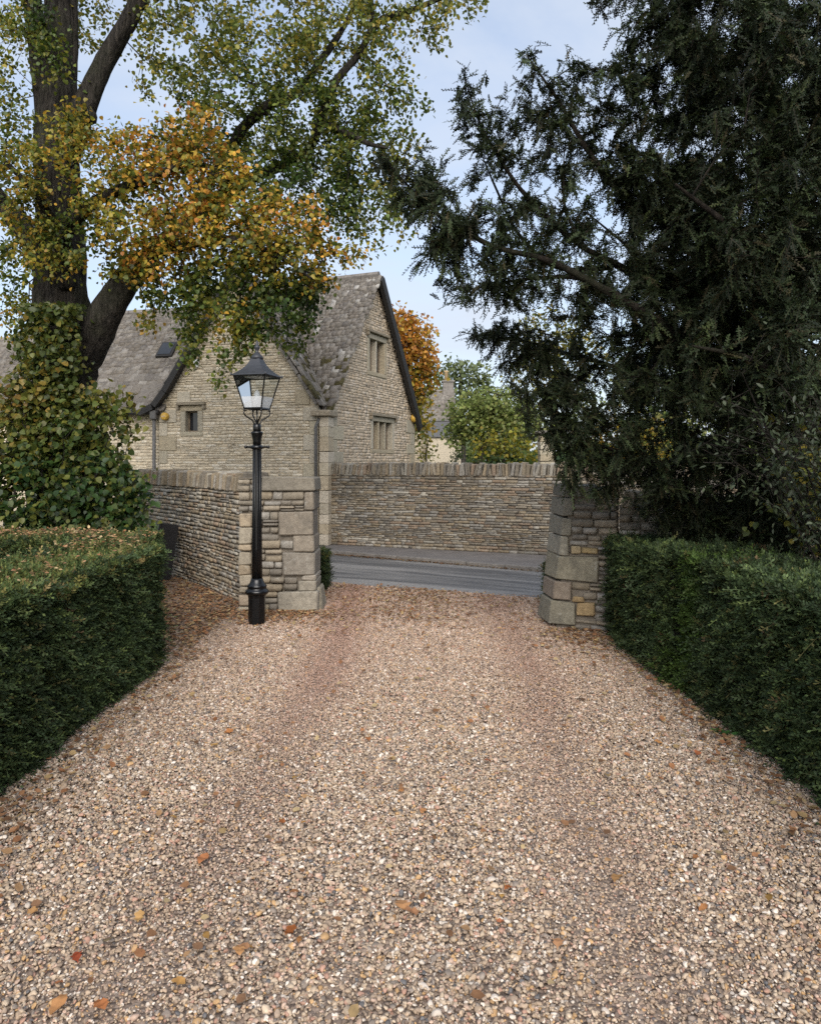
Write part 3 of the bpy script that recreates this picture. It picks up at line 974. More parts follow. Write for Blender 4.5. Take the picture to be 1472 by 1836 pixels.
# right block: gable end that faces the road on the right
C_ = Vector((-1.70, 15.2, 0))
GW = 4.62
GT = Vector((math.cos(R(67)), math.sin(R(67)), 0))
gf = Frame(C_, GT)
EV2, APX2 = 2.86, 6.12
def gspan2(v):
    if v <= EV2: return (0, GW)
    k = (v - EV2) / (APX2 - EV2)
    return (GW / 2 * k, GW - GW / 2 * k)
wall_face('side_gable_wall', gf, gspan2, (-.1, EV2, APX2), [gf.rect(663, 611, 689, 668), gf.rect(669, 757, 703, 806)], house)
gholes = []
window(gf, 663, 611, 689, 668, 2, house, gholes, .13)
window(gf, 669, 757, 703, 806, 3, house, gholes, .12)
z = .3; k = 0
while z < EV2 - .1:
    h = q5.uniform(.2, .34)
    hq(gf, (0, .62 if k % 2 else .34, z, min(z + h, EV2)), None, lst=gholes)
    hq(gf, (GW - (.3 if k % 2 else .55), GW, z, min(z + h, EV2)), None, lst=gholes)
    z += h; k += 1
st = rubble(gspan2, 0.0, APX2 - .06, (.04, .078), (.08, .28), holes=gholes, q=q5, gap=.007)
lay('wall_stone', st, gf, house, M['house_stone'], PAL_HOUSE * np.array([.92, .88, .88]), depth=.06, proud=.006, q=q5, n_ind=0, rest='side_rubble')

# pale ashlar pier at the corner, from pavement to eave
pier = Frame(A_ + FT * .03 + Vector((0, .0, 0)), FT)
z = 0.0
while z < 2.62:
    h = q5.uniform(.2, .32); h = min(h, 2.66 - z)
    hq(pier, (.0, .205, z, z + h), PAL_QUOIN[q5.integers(4)] * np.array([1.12, 1.1, 1.1]), 'pier_stone', .06, -.3, house, [], bevel=.01)
    z += h
hq(pier, (-.16, .27, 2.66, 2.79), (.33, .28, .21), 'spout_ledge', .16, -.4, house, [], bevel=.02)

# left wing
wf = Frame(ff.p(0, 0) - FT * 5.0 - ff.n * .12, FT)
WEV = 2.86
MB().add([wf.p(0, -.1, -.012), wf.p(5.0, -.1, -.012), wf.p(5.0, WEV, -.012), wf.p(0, WEV, -.012)], [(0, 1, 2, 3)]).obj('wing_wall', M['mortar'], house)
st = rubble(lambda v: (0, 4.98), 0.0, WEV, (.04, .078), (.07, .24), q=q5, gap=.007)
lay('wall_stone', st, wf, house, M['house_stone'], PAL_HOUSE * 1.04, depth=.06, proud=.006, q=q5, n_ind=0, rest='wing_rubble')

# --- roofs of stone slates
def unit_slate(i):
    q = np.random.default_rng(300 + i)
    j = lambda a: q.uniform(-a, a)
    lo = [(-.5 + j(.01), -.5 + j(.025), 0), (.5 + j(.01), -.5 + j(.025), 0), (.5, .5, 0), (-.5, .5, 0)]
    m0 = (j(.15), -.5 - abs(j(.015)), 0)
    v = [lo[0], m0, lo[1], lo[2], lo[3]]
    v = [(x, y, -.5) for x, y, _ in v] + [(x * .97, y * .98, .5 + j(.15)) for x, y, _ in v]
    f5 = [(5, 6, 7, 8, 9)]
    f4 = [(k, (k + 1) % 5, 5 + (k + 1) % 5, 5 + k) for k in range(5)]
    return np.array(v), np.array(f5), np.array(f4)
SLATES = [unit_slate(i) for i in range(8)]
SLATE_ME = [np_mesh('slate_shape', v, [f5, f4], np.ones((len(v), 3))) for v, f5, f4 in SLATES]
PAL_SLATE = np.array([[.185, .165, .145], [.205, .185, .162], [.165, .148, .132], [.225, .203, .178], [.185, .163, .138], [.25, .23, .205]])
slate_budget = [300]
def roof(o, t, s, width, length, e0, e1, n_rows_ind, par, thick=.04, spanf=None, q=rng, moss=None):
    """slates from eave corner o along t, rising along s; exposure e0 at eave to e1 at ridge"""
    t, s = Vector(t).normalized(), Vector(s).normalized()
    nn = t.cross(s); nn.normalize()
    if nn.z < 0: nn = -nn
    Vs, F5, F4, Cs = [], [], [], []; b = 0
    y = -.05; row = 0
    while y < length:
        e = e0 + (e1 - e0) * y / length
        a, c = spanf(y) if spanf else (0, width)
        x = a - q.uniform(0, .12)
        while x < c:
            w = q.uniform(.7, 1.6) * e * 1.2
            w = min(w, c - x + .02)
            if w < .05: break
            ln = e * 1.8
            til = R(q.normal(3.6, 1.2)); ro = R(q.normal(0, 1.2))
            s2 = (s * math.cos(til) - nn * math.sin(til)).normalized()
            t2 = (t + s * ro).normalized()
            n2 = nn
            cc = o + t * (x + w / 2) + s * (y + ln / 2 + q.normal(0, .008)) + nn * (.035 + q.normal(0, .004))
            th = thick * q.uniform(.7, 1.4)
            col = PAL_SLATE[q.integers(len(PAL_SLATE))] * q.uniform(.84, 1.16)
            if moss: col = moss(x, y, col)
            Mx = Matrix(((t2.x * w * .97, s2.x * ln, n2.x * th, cc.x), (t2.y * w * .97, s2.y * ln, n2.y * th, cc.y), (t2.z * w * .97, s2.z * ln, n2.z * th, cc.z), (0, 0, 0, 1)))
            px_ = cc.x / cc.y * F + CX
            if row < n_rows_ind and slate_budget[0] > 0 and (180 < px_ < 345 or 505 < px_ < 690):
                slate_budget[0] -= 1
                ob = bpy.data.objects.new('roof_slate', SLATE_ME[q.integers(8)]); COL.objects.link(ob)
                if not ob.data.materials: ob.data.materials.append(M['slate'])
                attach(ob, par); ob.matrix_basis = Mx; ob.color = (*col, 1)
            else:
                v, f5, f4 = SLATES[q.integers(8)]
                Am = np.array(Mx)
                Vs.append(v @ Am[:3, :3].T + Am[:3, 3]); F5.append(f5 + b); F4.append(f4 + b); Cs.append(np.tile(col, (len(v), 1))); b += len(v)
            x += w + .004
        y += e; row += 1
    if Vs:
        link('upper_slates', np_mesh('upper_slates', np.concatenate(Vs), [np.concatenate(F5), np.concatenate(F4)], np.concatenate(Cs)), M['slate'], par, 'stuff')

def deck(name, pts, par=house): return MB().add(pts, [tuple(range(len(pts)))]).obj(name, M['deck'], par)
qr = np.random.default_rng(41)
def mossy(x, y, col):
    if y < 1.5 and qr.random() < .22: return np.array([.07, .06, .025]) * qr.uniform(.6, 1.4)
    if qr.random() < .06: return np.array([.42, .40, .37])
    return col
# left wing roof
ws = (-(wf.n) * math.cos(R(50)) + UP * math.sin(R(50)))
wo = wf.p(0, WEV - .02, .16)
d_w = deck('wing_roof', [wo, wo + wf.t * 5.15, wo + wf.t * 5.15 + ws * 3.42, wo + ws * 3.42])
roof(wo, wf.t, ws, 5.15, 3.4, .145, .075, 9, d_w, q=qr)
bo = wo + ws * 3.42 - wf.n * 4.4 - UP * 2.6
deck('rear_wing_roof', [wo + ws * 3.42, wo + wf.t * 5.15 + ws * 3.42, bo + wf.t * 5.15, bo])
mb = MB()
for i in range(11):
    a = wo + ws * 3.42 + wf.t * (i * .47 + .235) + UP * .04
    mb = MB().tube([a - wf.t * .225, a + wf.t * .225], .085, 8)
    mb.obj('ridge_tile', M['iron'] if False else M['kerb'], house)
# front gable block roof: both slopes, ridge running straight back
rb = -ff.n                                               # back direction
DEPF = 4.4
VO = .1
half = FWID / 2
for sgn in (-1, 1):
    pit = math.atan2(APX - EV, half)
    up_s = (ff.t * (-sgn) * math.cos(pit) + UP * math.sin(pit))
    ln = math.hypot(half, APX - EV)
    eo = ff.p(FWID if sgn > 0 else 0, EV, VO) + (ff.t * sgn * .05 - UP * .07)
    tt = rb
    d_f = deck('gable_roof', [eo, eo + tt * DEPF, eo + tt * DEPF + up_s * (ln + .08), eo + up_s * (ln + .08)])
    roof(eo, tt, up_s, DEPF, ln + .05, .13, .075, 9 if sgn > 0 else 0, d_f, q=qr, moss=mossy if sgn > 0 else None)
# right block roof
half2 = GW / 2
pit2 = math.atan2(APX2 - EV2, half2)
ln2 = math.hypot(half2, APX2 - EV2)
rb2 = -gf.n
for sgn in (-1, 1):
    up_s = (gf.t * (-sgn) * math.cos(pit2) + UP * math.sin(pit2))
    eo = gf.p(GW if sgn > 0 else 0, EV2, .06) + (gf.t * sgn * .06 - UP * .08)
    d_g = deck('side_gable_roof', [eo, eo + rb2 * 5.5, eo + rb2 * 5.5 + up_s * (ln2 + .1), eo + up_s * (ln2 + .1)])
    roof(eo, rb2, up_s, 5.5, ln2 + .06, .125, .07, 18 if sgn < 0 else 0, d_g, q=qr, moss=mossy if sgn < 0 else None)
    if sgn > 0:          # black verge board on the right-hand slope
        up2 = up_s
        a = eo + gf.n * .03 - up2 * .12; b_ = eo + up2 * (ln2 + .1) + gf.n * .03
        w_ = gf.n * .11; dn = (gf.t * math.sin(pit2) * -1 - UP * math.cos(pit2)) * .2
        MB().hexa([a, a + w_, a + w_ + dn, a + dn, b_, b_ + w_, b_ + w_ + dn, b_ + dn]).obj('verge_board', M['tar'], house, bevel=.008)
# ridge of the right block
for i in range(12):
    a = gf.p(half2, APX2 + .07, 0) + rb2 * (i * .45 + .17)
    MB().tube([a - rb2 * .22, a + rb2 * .22], .085, 8).obj('ridge_tile', M['kerb'], house)
# dark verge board on the left slope of the front gable, kicking out at the eave
P0 = ff.p(half, APX + .05, .05); P1 = ff.p(.17, EV + .30, .05); P2 = ff.p(-.08, EV + .0, .05); P3 = ff.p(-.42, EV - .14, .05)
for a, b_ in ((P1, P0), (P2, P1), (P3, P2)):
    d = (b_ - a).normalized(); dn = Vector((0, 0, -1)).cross(ff.n).cross(d)
    perp = d.cross(ff.n).normalized()
    if perp.z > 0: perp = -perp
    w_ = ff.n * .16
    MB().hexa([a, a + w_, a + w_ + perp * .13, a + perp * .13, b_, b_ + w_, b_ + w_ + perp * .13, b_ + perp * .13]).obj('verge_board', M['tar'], house)
# stone verge on the right slope of the front gable
P0 = ff.p(half, APX - .02, .03); P1 = ff.p(FWID + .03, EV - .06, .03)
for i in range(9):
    a = P1.lerp(P0, i / 9 + .003); b_ = P1.lerp(P0, (i + 1) / 9 - .003)
    d = (b_ - a).normalized(); perp = d.cross(ff.n).normalized()
    if perp.z > 0: perp = -perp
    w_ = ff.n * .09
    MB().hexa([a, a + w_, a + w_ + perp * .07, a + perp * .07, b_, b_ + w_, b_ + w_ + perp * .07, b_ + perp * .07]).obj('verge_stone', M['kerb'], house, bevel=.008)
# skylight in the wing roof
sk = ray_plane(303, 632, wo, ws.cross(wf.t).normalized())
nn = wf.t.cross(ws); nn = nn if nn.z > 0 else -nn
fr_ = MB().box(sk + nn * .07, .42, .50, .10, (wf.t, ws, nn)).obj('skylight', M['tar'], house, bevel=.01)
MB().box(sk + nn * .125, .32, .40, .012, (wf.t, ws, nn)).obj('pane', M['dark_glass'], fr_)
# gutter, downpipes
ga, gb = wf.p(.0, WEV - .06, .22), wf.p(5.06, WEV - .06, .22)
MB().tube([ga, gb], .055, 10).obj('gutter', M['tar'], house)
dp = ff.p(.0, 0, .10) - ff.t * .06
hop = MB().box((dp.x, dp.y, WEV - .12), .15, .15, .2, (ff.t, -ff.n, UP)).obj('hopper', M['iron'], house, bevel=.02)
MB().tube([(dp.x, dp.y, 0), (dp.x, dp.y, WEV - .2)], .038, 10).obj('downpipe', M['iron'], house, smooth=True)
MB().tube([wf.p(5.0, WEV - .05, .2), wf.p(5.02, WEV + .15, .2)], .03, 8).obj('vent_pipe', M['iron'], house)
dp2 = ff.p(FWID - .03, 0, .08)
MB().tube([(dp2.x, dp2.y, .6), (dp2.x, dp2.y, 2.45), (dp2.x + .07, dp2.y + .02, 2.62)], .034, 10).obj('downpipe', M['wood'] if False else M['iron'], house, smooth=True)
# hidden body so that nothing shows through
hb = -ff.n
MB().hexa([ff.p(.02, -.1, -.12), ff.p(FWID - .02, -.1, -.12), ff.p(FWID - .02, -.1, -4), ff.p(.02, -.1, -4), ff.p(.02, EV - .1, -.24), ff.p(FWID - .02, EV - .1, -.24), ff.p(FWID - .02, EV - .1, -4), ff.p(.02, EV - .1, -4)]).obj('inner_walls', M['deck'], house)

def wall_thing(name, label, cat, c, n_, r, prof, mat, group=None):
    e = empty(name, c, label, cat, group)
    return e
# yellow alarm boxes, fixed to the house walls
def alarm(fr, x, y, label, r):
    u, v = fr.px(x, y)
    c = fr.p(u, v, .03)
    e = empty('alarm_box', c, label, 'alarm box')
    mb = MB()
    ax1, ax2 = fr.t, UP
    prof = [(r, 0), (r, .06), (r * .8, .09), (r * .3, .1)]
    nseg = 20
    b = 0
    for rr, d in prof:
        for k in range(nseg):
            w = 2 * math.pi * k / nseg
            mb.v.append(tuple(c + (ax1 * math.cos(w) + ax2 * math.sin(w)) * rr + fr.n * d))
    for i in range(len(prof) - 1):
        for k in range(nseg):
            mb.f.append((i * nseg + k, i * nseg + (k + 1) % nseg, (i + 1) * nseg + (k + 1) % nseg, (i + 1) * nseg + k))
    mb.f.append(tuple(3 * nseg + k for k in range(nseg)))
    mb.obj('cover', M['yellow'], e)
    MB().box(c + fr.n * .095, r * 1.0, .012, r * .35, (fr.t, -fr.n, UP)).obj('nameplate', M['clay'], e)
    MB().box(c + fr.n * .0, r * .9, .06, r * .9, (fr.t, -fr.n, UP)).obj('backplate', M['iron'], e)
alarm(ff, 299, 747, 'yellow round alarm box beside the small window of the front gable', .085)
alarm(gf, 738, 750, 'small yellow alarm box under the right eave of the side gable', .11)
u, v = ff.px(355, 649)
fl = empty('security_light', ff.p(u, v, .03), 'small white security light on the front gable below the dark verge', 'security light')
MB().box(ff.p(u, v, .06), .10, .1, .09, (ff.t, -ff.n, UP)).obj('lamp_head', M['white'], fl, bevel=.015)
MB().box(ff.p(u, v - .08, .03), .05, .06, .07, (ff.t, -ff.n, UP)).obj('bracket', M['white'], fl)

# ---------------------------------------------------------------- the cottage far left and the cottage far behind
def cottage(name, label, fr, L, depth, ev, pitch, parts, chimney_u=None, seed=1, wall_mat='house_stone', pal=PAL_HOUSE, course=(.09, .16)):
    q = np.random.default_rng(seed)
    e = empty(name, fr.p(L / 2, 0), label, 'house')
    rise = depth / 2 * math.tan(R(pitch))
    MB().hexa([fr.p(0, -.1, -.04), fr.p(L, -.1, -.04), fr.p(L, -.1, -depth), fr.p(0, -.1, -depth), fr.p(0, ev, -.04), fr.p(L, ev, -.04), fr.p(L, ev, -depth), fr.p(0, ev, -depth)]).obj('wall', M['mortar'], e)
    for u in (0.0, L):
        MB().add([fr.p(u, ev, -.04), fr.p(u, ev, -depth), fr.p(u, ev + rise, -depth / 2)], [(0, 1, 2)]).obj('gable_wall', M['mortar'], e)
    hl = []
    for (u0, u1, v0, v1) in parts:
        hl.append((u0 - .1, u1 + .1, v0 - .1, v1 + .12))
        w = quad_block(e, 'window', fr, (u0 - .1, u1 + .1, v0 - .1, v1 + .12), .02, -.1, M['house_stone'], (.42, .37, .28))
        MB().add([fr.p(u0, v0, .024), fr.p(u1, v0, .024), fr.p(u1, v1, .024), fr.p(u0, v1, .024)], [(0, 1, 2, 3)]).obj('pane', M['dark_glass'], w)
        MB().add([fr.p((u0 + u1) / 2 - .03, v0, .03), fr.p((u0 + u1) / 2 + .03, v0, .03), fr.p((u0 + u1) / 2 + .03, v1, .03), fr.p((u0 + u1) / 2 - .03, v1, .03)], [(0, 1, 2, 3)]).obj('mullion', M['white'], w)
    st = rubble(lambda v: (0, L), 0, ev, course, (.2, .5), holes=hl, q=q, gap=.014)
    lay('wall_stone', st, fr, e, M[wall_mat], pal, depth=.1, proud=.014, q=q, n_ind=0, rest='wall_rubble')
    su = (-fr.n * math.cos(R(pitch)) + UP * math.sin(R(pitch)))
    ro = fr.p(-.1, ev - .05, .15)
    Ls = depth / 2 / math.cos(R(pitch)) + .15
    d1 = deck('roof', [ro, ro + fr.t * (L + .2), ro + fr.t * (L + .2) + su * Ls, ro + su * Ls], e)
    deck('rear_roof', [ro + su * Ls, ro + fr.t * (L + .2) + su * Ls, fr.p(L + .1, ev - .05, -depth - .15), fr.p(-.1, ev - .05, -depth - .15)], e)
    roof(ro, fr.t, su, L + .2, Ls - .05, .2, .13, 0, d1, q=q)
    MB().tube([ro + su * Ls + UP * .04, ro + fr.t * (L + .2) + su * Ls + UP * .04], .1, 8).obj('ridge', M['kerb'], e)
    MB().tube([fr.p(-.1, ev - .08, .2), fr.p(L + .1, ev - .08, .2)], .06, 8).obj('gutter', M['iron'], e)
    return e, rise
cf = Frame(at(-260, 0, 21.5) * Vector((1, 1, 0)) if False else Vector((-16.5, 21.2, 0)), (math.cos(R(-10)), math.sin(R(-10)), 0))
c1, rise = cottage('stone_cottage', 'low stone cottage with a slate roof left of the big tree trunk', cf, 5.6, 4.6, 3.4, 42, [(1.0, 1.8, 1.2, 2.2), (3.6, 4.4, 1.2, 2.2)], seed=51)
# pale gabled porch at its near corner
pf = Frame(at(-70, 830, 19.5) - Vector((0, 0, EYE)), (math.cos(R(-10)), math.sin(R(-10)), 0))
MB().hexa([pf.p(0, -.1, 0), pf.p(1.5, -.1, 0), pf.p(1.5, -.1, -2.2), pf.p(0, -.1, -2.2), pf.p(0, 3.0, 0), pf.p(1.5, 3.0, 0), pf.p(1.5, 3.0, -2.2), pf.p(0, 3.0, -2.2)]).obj('porch_wall', M['clay'] if False else M['mortar'], c1)
MB().add([pf.p(0, 3.0, 0), pf.p(1.5, 3.0, 0), pf.p(.75, 3.9, 0)], [(0, 1, 2)]).obj('porch_gable', M['mortar'], c1)
for sg in (0, 1):
    a = pf.p(-.12 if not sg else 1.62, 2.86, .1); b_ = pf.p(.75, 3.95, .1)
    MB().add([a, b_, b_ - pf.n * 2.2, a - pf.n * 2.2], [(0, 1, 2, 3)]).obj('porch_roof', M['kerb'], c1)

bf = Frame(Vector((-3.6, 40, 0)), (1, 0, 0))
c2, rise = cottage('stone_cottage', 'distant stone cottage with a chimney beyond the roadside wall', bf, 6.0, 3.2, 4.1, 45, [(4.9, 5.6, 2.2, 3.2)], seed=52)
ch = bf.p(5.75, 0, -1.6)
chim = MB().box((ch.x, ch.y, 5.6), .62, .62, 1.5).obj('chimney', M['kerb'], c2, bevel=.03)
MB().box((ch.x, ch.y, 6.36), .74, .74, .1).obj('chimney_cap', M['kerb'], chim, bevel=.02)
MB().lathe((ch.x - .1, ch.y, 6.4), [(.13, 0), (.11, .5), (.14, .52), (.14, .58)], 12).obj('chimney_pot', M['clay'], chim, smooth=True)
lt = Frame(Vector((.9, 37.5, 0)), (1, 0, 0))
MB().hexa([lt.p(0, 0, 0), lt.p(1.7, 0, 0), lt.p(1.7, 0, -2.4), lt.p(0, 0, -2.4), lt.p(0, 3.0, 0), lt.p(1.7, 3.0, 0), lt.p(1.7, 3.4, -2.4), lt.p(0, 3.4, -2.4)]).obj('lean_to', M['mortar'], c2)
MB().hexa([lt.p(-.1, 3.02, .1), lt.p(1.8, 3.02, .1), lt.p(1.8, 3.95, -2.4), lt.p(-.1, 3.95, -2.4), lt.p(-.1, 3.08, .1), lt.p(1.8, 3.08, .1), lt.p(1.8, 4.01, -2.4), lt.p(-.1, 4.01, -2.4)]).obj('lean_to_roof', M['iron'], c2)

# stone post behind the roadside wall
sp_ = at(979, 830, 17.0); sp_.z = 0
e = empty('stone_post', sp_, 'square stone post with flat cap rising behind the roadside wall', 'gate post')
z = 0
while z < 2.3:
    h = rng.uniform(.12, .2)
    block(e, 'post_stone', [(sp_.x + sx * .17, sp_.y + sy * .17, z + (.004 if k_ == 0 else h - .004)) for k_ in (0, 1) for sx, sy in ((-1, -1), (1, -1), (1, 1), (-1, 1))], M['house_stone'], PAL_QUOIN[rng.integers(4)], bevel=.01)
    z += h
MB().box((sp_.x, sp_.y, z + .05), .46, .46, .09).obj('cap_stone', M['kerb'], e, bevel=.02)

# ---------------------------------------------------------------- the lamp post
lx, ly = -1.622, 7.674
lamp = empty('lamp_post', (lx, ly, 0), 'black cast iron lamp post with a glazed four sided lantern', 'lamp post')
LC = (lx, ly, 0)
MB().lathe(LC, [(.092, -.02), (.092, .285), (.098, .295), (.098, .31)], 8, rot=R(22.5)).obj('base', M['black'], lamp, bevel=.004)
MB().lathe(LC, [(.10, .308), (.118, .322), (.124, .34), (.118, .358), (.10, .366), (.098, .385), (.104, .395), (.098, .41), (.078, .43), (.066, .46), (.06, .48)], 32).obj('base_collar', M['black'], lamp, smooth=True)
MB().lathe(LC, [(.053, .47), (.051, .8), (.045, 1.5), (.042, 1.84), (.042, 1.87)], 28).obj('column', M['black'], lamp, smooth=True)
mb = MB()
for k in range(10):
    w = 2 * math.pi * k / 10
    mb.tube([(lx + math.cos(w) * .0505, ly + math.sin(w) * .0505, .48), (lx + math.cos(w) * .0405, ly + math.sin(w) * .0405, 1.84)], .006, 6)
mb.obj('fluting', M['black'], lamp, smooth=True)
MB().lathe(LC, [(.046, 1.84), (.06, 1.85), (.064, 1.865), (.06, 1.88), (.045, 1.89)], 28).obj('ladder_collar', M['black'], lamp, smooth=True)
lad = R(12)
la = Vector((math.cos(lad), math.sin(lad), 0))
c = Vector((lx, ly, 1.868))
lb = MB().tube([c - la * .115, c + la * .115], .0105, 10).obj('ladder_bar', M['black'], lamp, smooth=True)
for s in (-1, 1):
    MB().lathe(c + la * s * .115 - Vector((0, 0, .016)), [(.004, 0), (.014, .006), (.017, .016), (.014, .026), (.004, .032)], 12).obj('bar_knob', M['black'], lb, smooth=True)
MB().lathe(LC, [(.0415, 1.885), (.044, 1.93), (.052, 1.98), (.062, 2.01), (.064, 2.02), (.06, 2.03), (.045, 2.035)], 28).obj('capital', M['black'], lamp, smooth=True)
MB().lathe(LC, [(.043, 2.03), (.041, 2.06), (.043, 2.075), (.041, 2.10), (.03, 2.115)], 24).obj('neck', M['black'], lamp, smooth=True)
th = R(-15)
X1 = Vector((math.cos(th), math.sin(th), 0)); Y1 = Vector((-math.sin(th), math.cos(th), 0))
def LP(a, b, z): return Vector((lx, ly, z)) + X1 * a + Y1 * b
for sx, sy in ((-1, -1), (1, -1), (1, 1), (-1, 1)):
    d = (X1 * sx + Y1 * sy).normalized()
    base = Vector((lx, ly, 0))
    pts = [base + d * r + UP * z for r, z in ((.03, 2.06), (.033, 2.12), (.05, 2.15), (.10, 2.18), (.135, 2.205), (.143, 2.228), (.132, 2.25), (.112, 2.252))]
    MB().tube(pts, [.008, .008, .008, .008, .0075, .007, .006, .004], 8).obj('frog_arm', M['black'], lamp, smooth=True)
MB().tube([(lx, ly, 2.08), (lx, ly, 2.27)], .008, 8).obj('gas_tube', M['black'], lamp, smooth=True)
sb, st_, zb, zt = .097, .178, 2.272, 2.612
lan = MB()
corn = ((-1, -1), (1, -1), (1, 1), (-1, 1))
for sx, sy in corn:
    lan.tube([LP(sx * sb, sy * sb, zb), LP(sx * st_, sy * st_, zt)], .0085, 6)
for i in range(4):
    a, b_ = corn[i], corn[(i + 1) % 4]
    for s_, z_, r_ in ((sb, zb, .011), (st_, zt, .012)):
        lan.tube([LP(a[0] * s_, a[1] * s_, z_), LP(b_[0] * s_, b_[1] * s_, z_)], r_, 6)
lf = lan.obj('lantern_frame', M['black'], lamp, smooth=False)
for sx, sy in corn:
    p = LP(sx * sb, sy * sb, zb - .012)
    MB().lathe(p - UP * .02, [(.003, 0), (.011, .006), (.011, .018), (.006, .03)], 10).obj('corner_stud', M['black'], lf, smooth=True)
for i in range(4):
    a, b_ = corn[i], corn[(i + 1) % 4]
    P = [LP(a[0] * sb, a[1] * sb, zb), LP(b_[0] * sb, b_[1] * sb, zb), LP(b_[0] * st_, b_[1] * st_, zt), LP(a[0] * st_, a[1] * st_, zt)]
    MB().add(P, [(0, 1, 2, 3)]).obj('glass_pane', M['glass'], lf)
    # see-through white band over the lower glass, just outside it
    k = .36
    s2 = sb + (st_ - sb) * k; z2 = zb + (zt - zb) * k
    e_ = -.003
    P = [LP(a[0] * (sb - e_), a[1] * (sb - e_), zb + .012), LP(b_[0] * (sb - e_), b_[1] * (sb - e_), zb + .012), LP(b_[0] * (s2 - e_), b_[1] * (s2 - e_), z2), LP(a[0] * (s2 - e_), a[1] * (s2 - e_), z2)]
    MB().add(P, [(0, 1, 2, 3)]).obj('white_band', M['milky'], lf)
# concave roof
mb = MB()
prof = [(.196, 2.612), (.196, 2.622), (.16, 2.648), (.118, 2.685), (.085, 2.725), (.062, 2.768), (.052, 2.80)]
for s_, z_ in prof:
    for sx, sy in corn: mb.v.append(tuple(LP(sx * s_, sy * s_, z_)))
for i in range(len(prof) - 1):
    for k in range(4): mb.f.append((i * 4 + k, i * 4 + (k + 1) % 4, i * 4 + 4 + (k + 1) % 4, i * 4 + 4 + k))
mb.f.append((0, 3, 2, 1)); mb.f.append(tuple(range(len(prof) * 4 - 4, len(prof) * 4)))
hd = mb.obj('lantern_roof', M['hood'], lamp, bevel=.003)
for sx, sy in corn:
    MB().lathe(LP(sx * .196, sy * .196, 2.608), [(.003, 0), (.012, .008), (.010, .022), (.003, .034)], 10).obj('roof_acorn', M['hood'], hd, smooth=True)
MB().lathe(LC, [(.05, 2.795), (.062, 2.80), (.064, 2.82), (.052, 2.838), (.036, 2.85), (.03, 2.862)], 24).obj('chimney_vent', M['hood'], lamp, smooth=True)
MB().lathe(LC, [(.028, 2.858), (.02, 2.875), (.016, 2.89), (.024, 2.905), (.030, 2.918), (.030, 2.928), (.022, 2.94), (.014, 2.955), (.011, 2.985), (.004, 3.0)], 20).obj('finial', M['hood'], lamp, smooth=True)
MB().lathe((lx, ly, 2.585), [(.13, .02), (.13, .026), (.02, .028)], 20).obj('reflector', M['white'], lamp, smooth=True)
MB().lathe((lx, ly, 2.30), [(.018, 0), (.018, .05), (.028, .09), (.032, .12), (.022, .155), (.004, .17)], 16).obj('bulb', M['milky'], lamp, smooth=True)

# ---------------------------------------------------------------- black box on end against the wall
bx0 = gp(287, 1040)
e = empty('storage_box', bx0, 'black plastic open box stood on end against the garden wall', 'box')
tb, nb = (lw_pts[-2] - lw_pts[-3]).normalized(), None
wall_t = (Vector((-2.86, 10.0, 0)) - Vector((-3.62, 11.02, 0))).normalized()
wall_n = Vector((wall_t.y, -wall_t.x, 0))
bc = Vector((-3.53, 10.68, 0)) + wall_n * .2
lean = (UP - wall_n * .16).normalized()
dep = wall_n * 1.0
fw_ = wall_n.copy(); fw_ = (wall_n + UP * .16).normalized()
sx_ = wall_t
W_, H_, D_ = .40, .82, .26
def bp(a, b, c): return bc + sx_ * a + lean * b + fw_ * c
for nm, pr in (('side_panel', ((W_ / 2 - .03, W_ / 2), (0, H_), (-D_ / 2, D_ / 2))), ('side_panel', ((-W_ / 2, -W_ / 2 + .03), (0, H_), (-D_ / 2, D_ / 2))),
               ('end_panel', ((-W_ / 2 + .03, W_ / 2 - .03), (H_ - .04, H_), (-D_ / 2, D_ / 2))), ('end_panel', ((-W_ / 2 + .03, W_ / 2 - .03), (0, .04), (-D_ / 2, D_ / 2))),
               ('back_panel', ((-W_ / 2 + .03, W_ / 2 - .03), (.04, H_ - .04), (-D_ / 2, -D_ / 2 + .03))), ('rim', ((-W_ / 2 - .02, -W_ / 2 + .05), (-.0, H_ + .01), (D_ / 2, D_ / 2 + .03))), ('rim', ((W_ / 2 - .05, W_ / 2 + .02), (-.0, H_ + .01), (D_ / 2, D_ / 2 + .03))),
               ('rim', ((-W_ / 2 + .05, W_ / 2 - .05), (H_ - .05, H_ + .01), (D_ / 2, D_ / 2 + .03)))):
    (a0, a1), (b0, b1), (c0, c1_) = pr
    MB().hexa([bp(a0, b0, c0), bp(a1, b0, c0), bp(a1, b0, c1_), bp(a0, b0, c1_), bp(a0, b1, c0), bp(a1, b1, c0), bp(a1, b1, c1_), bp(a0, b1, c1_)]).obj(nm, M['plastic'], e, bevel=.004)

# ---------------------------------------------------------------- foliage tools
def unit(a): return a / (np.linalg.norm(a, axis=-1, keepdims=True) + 1e-9)

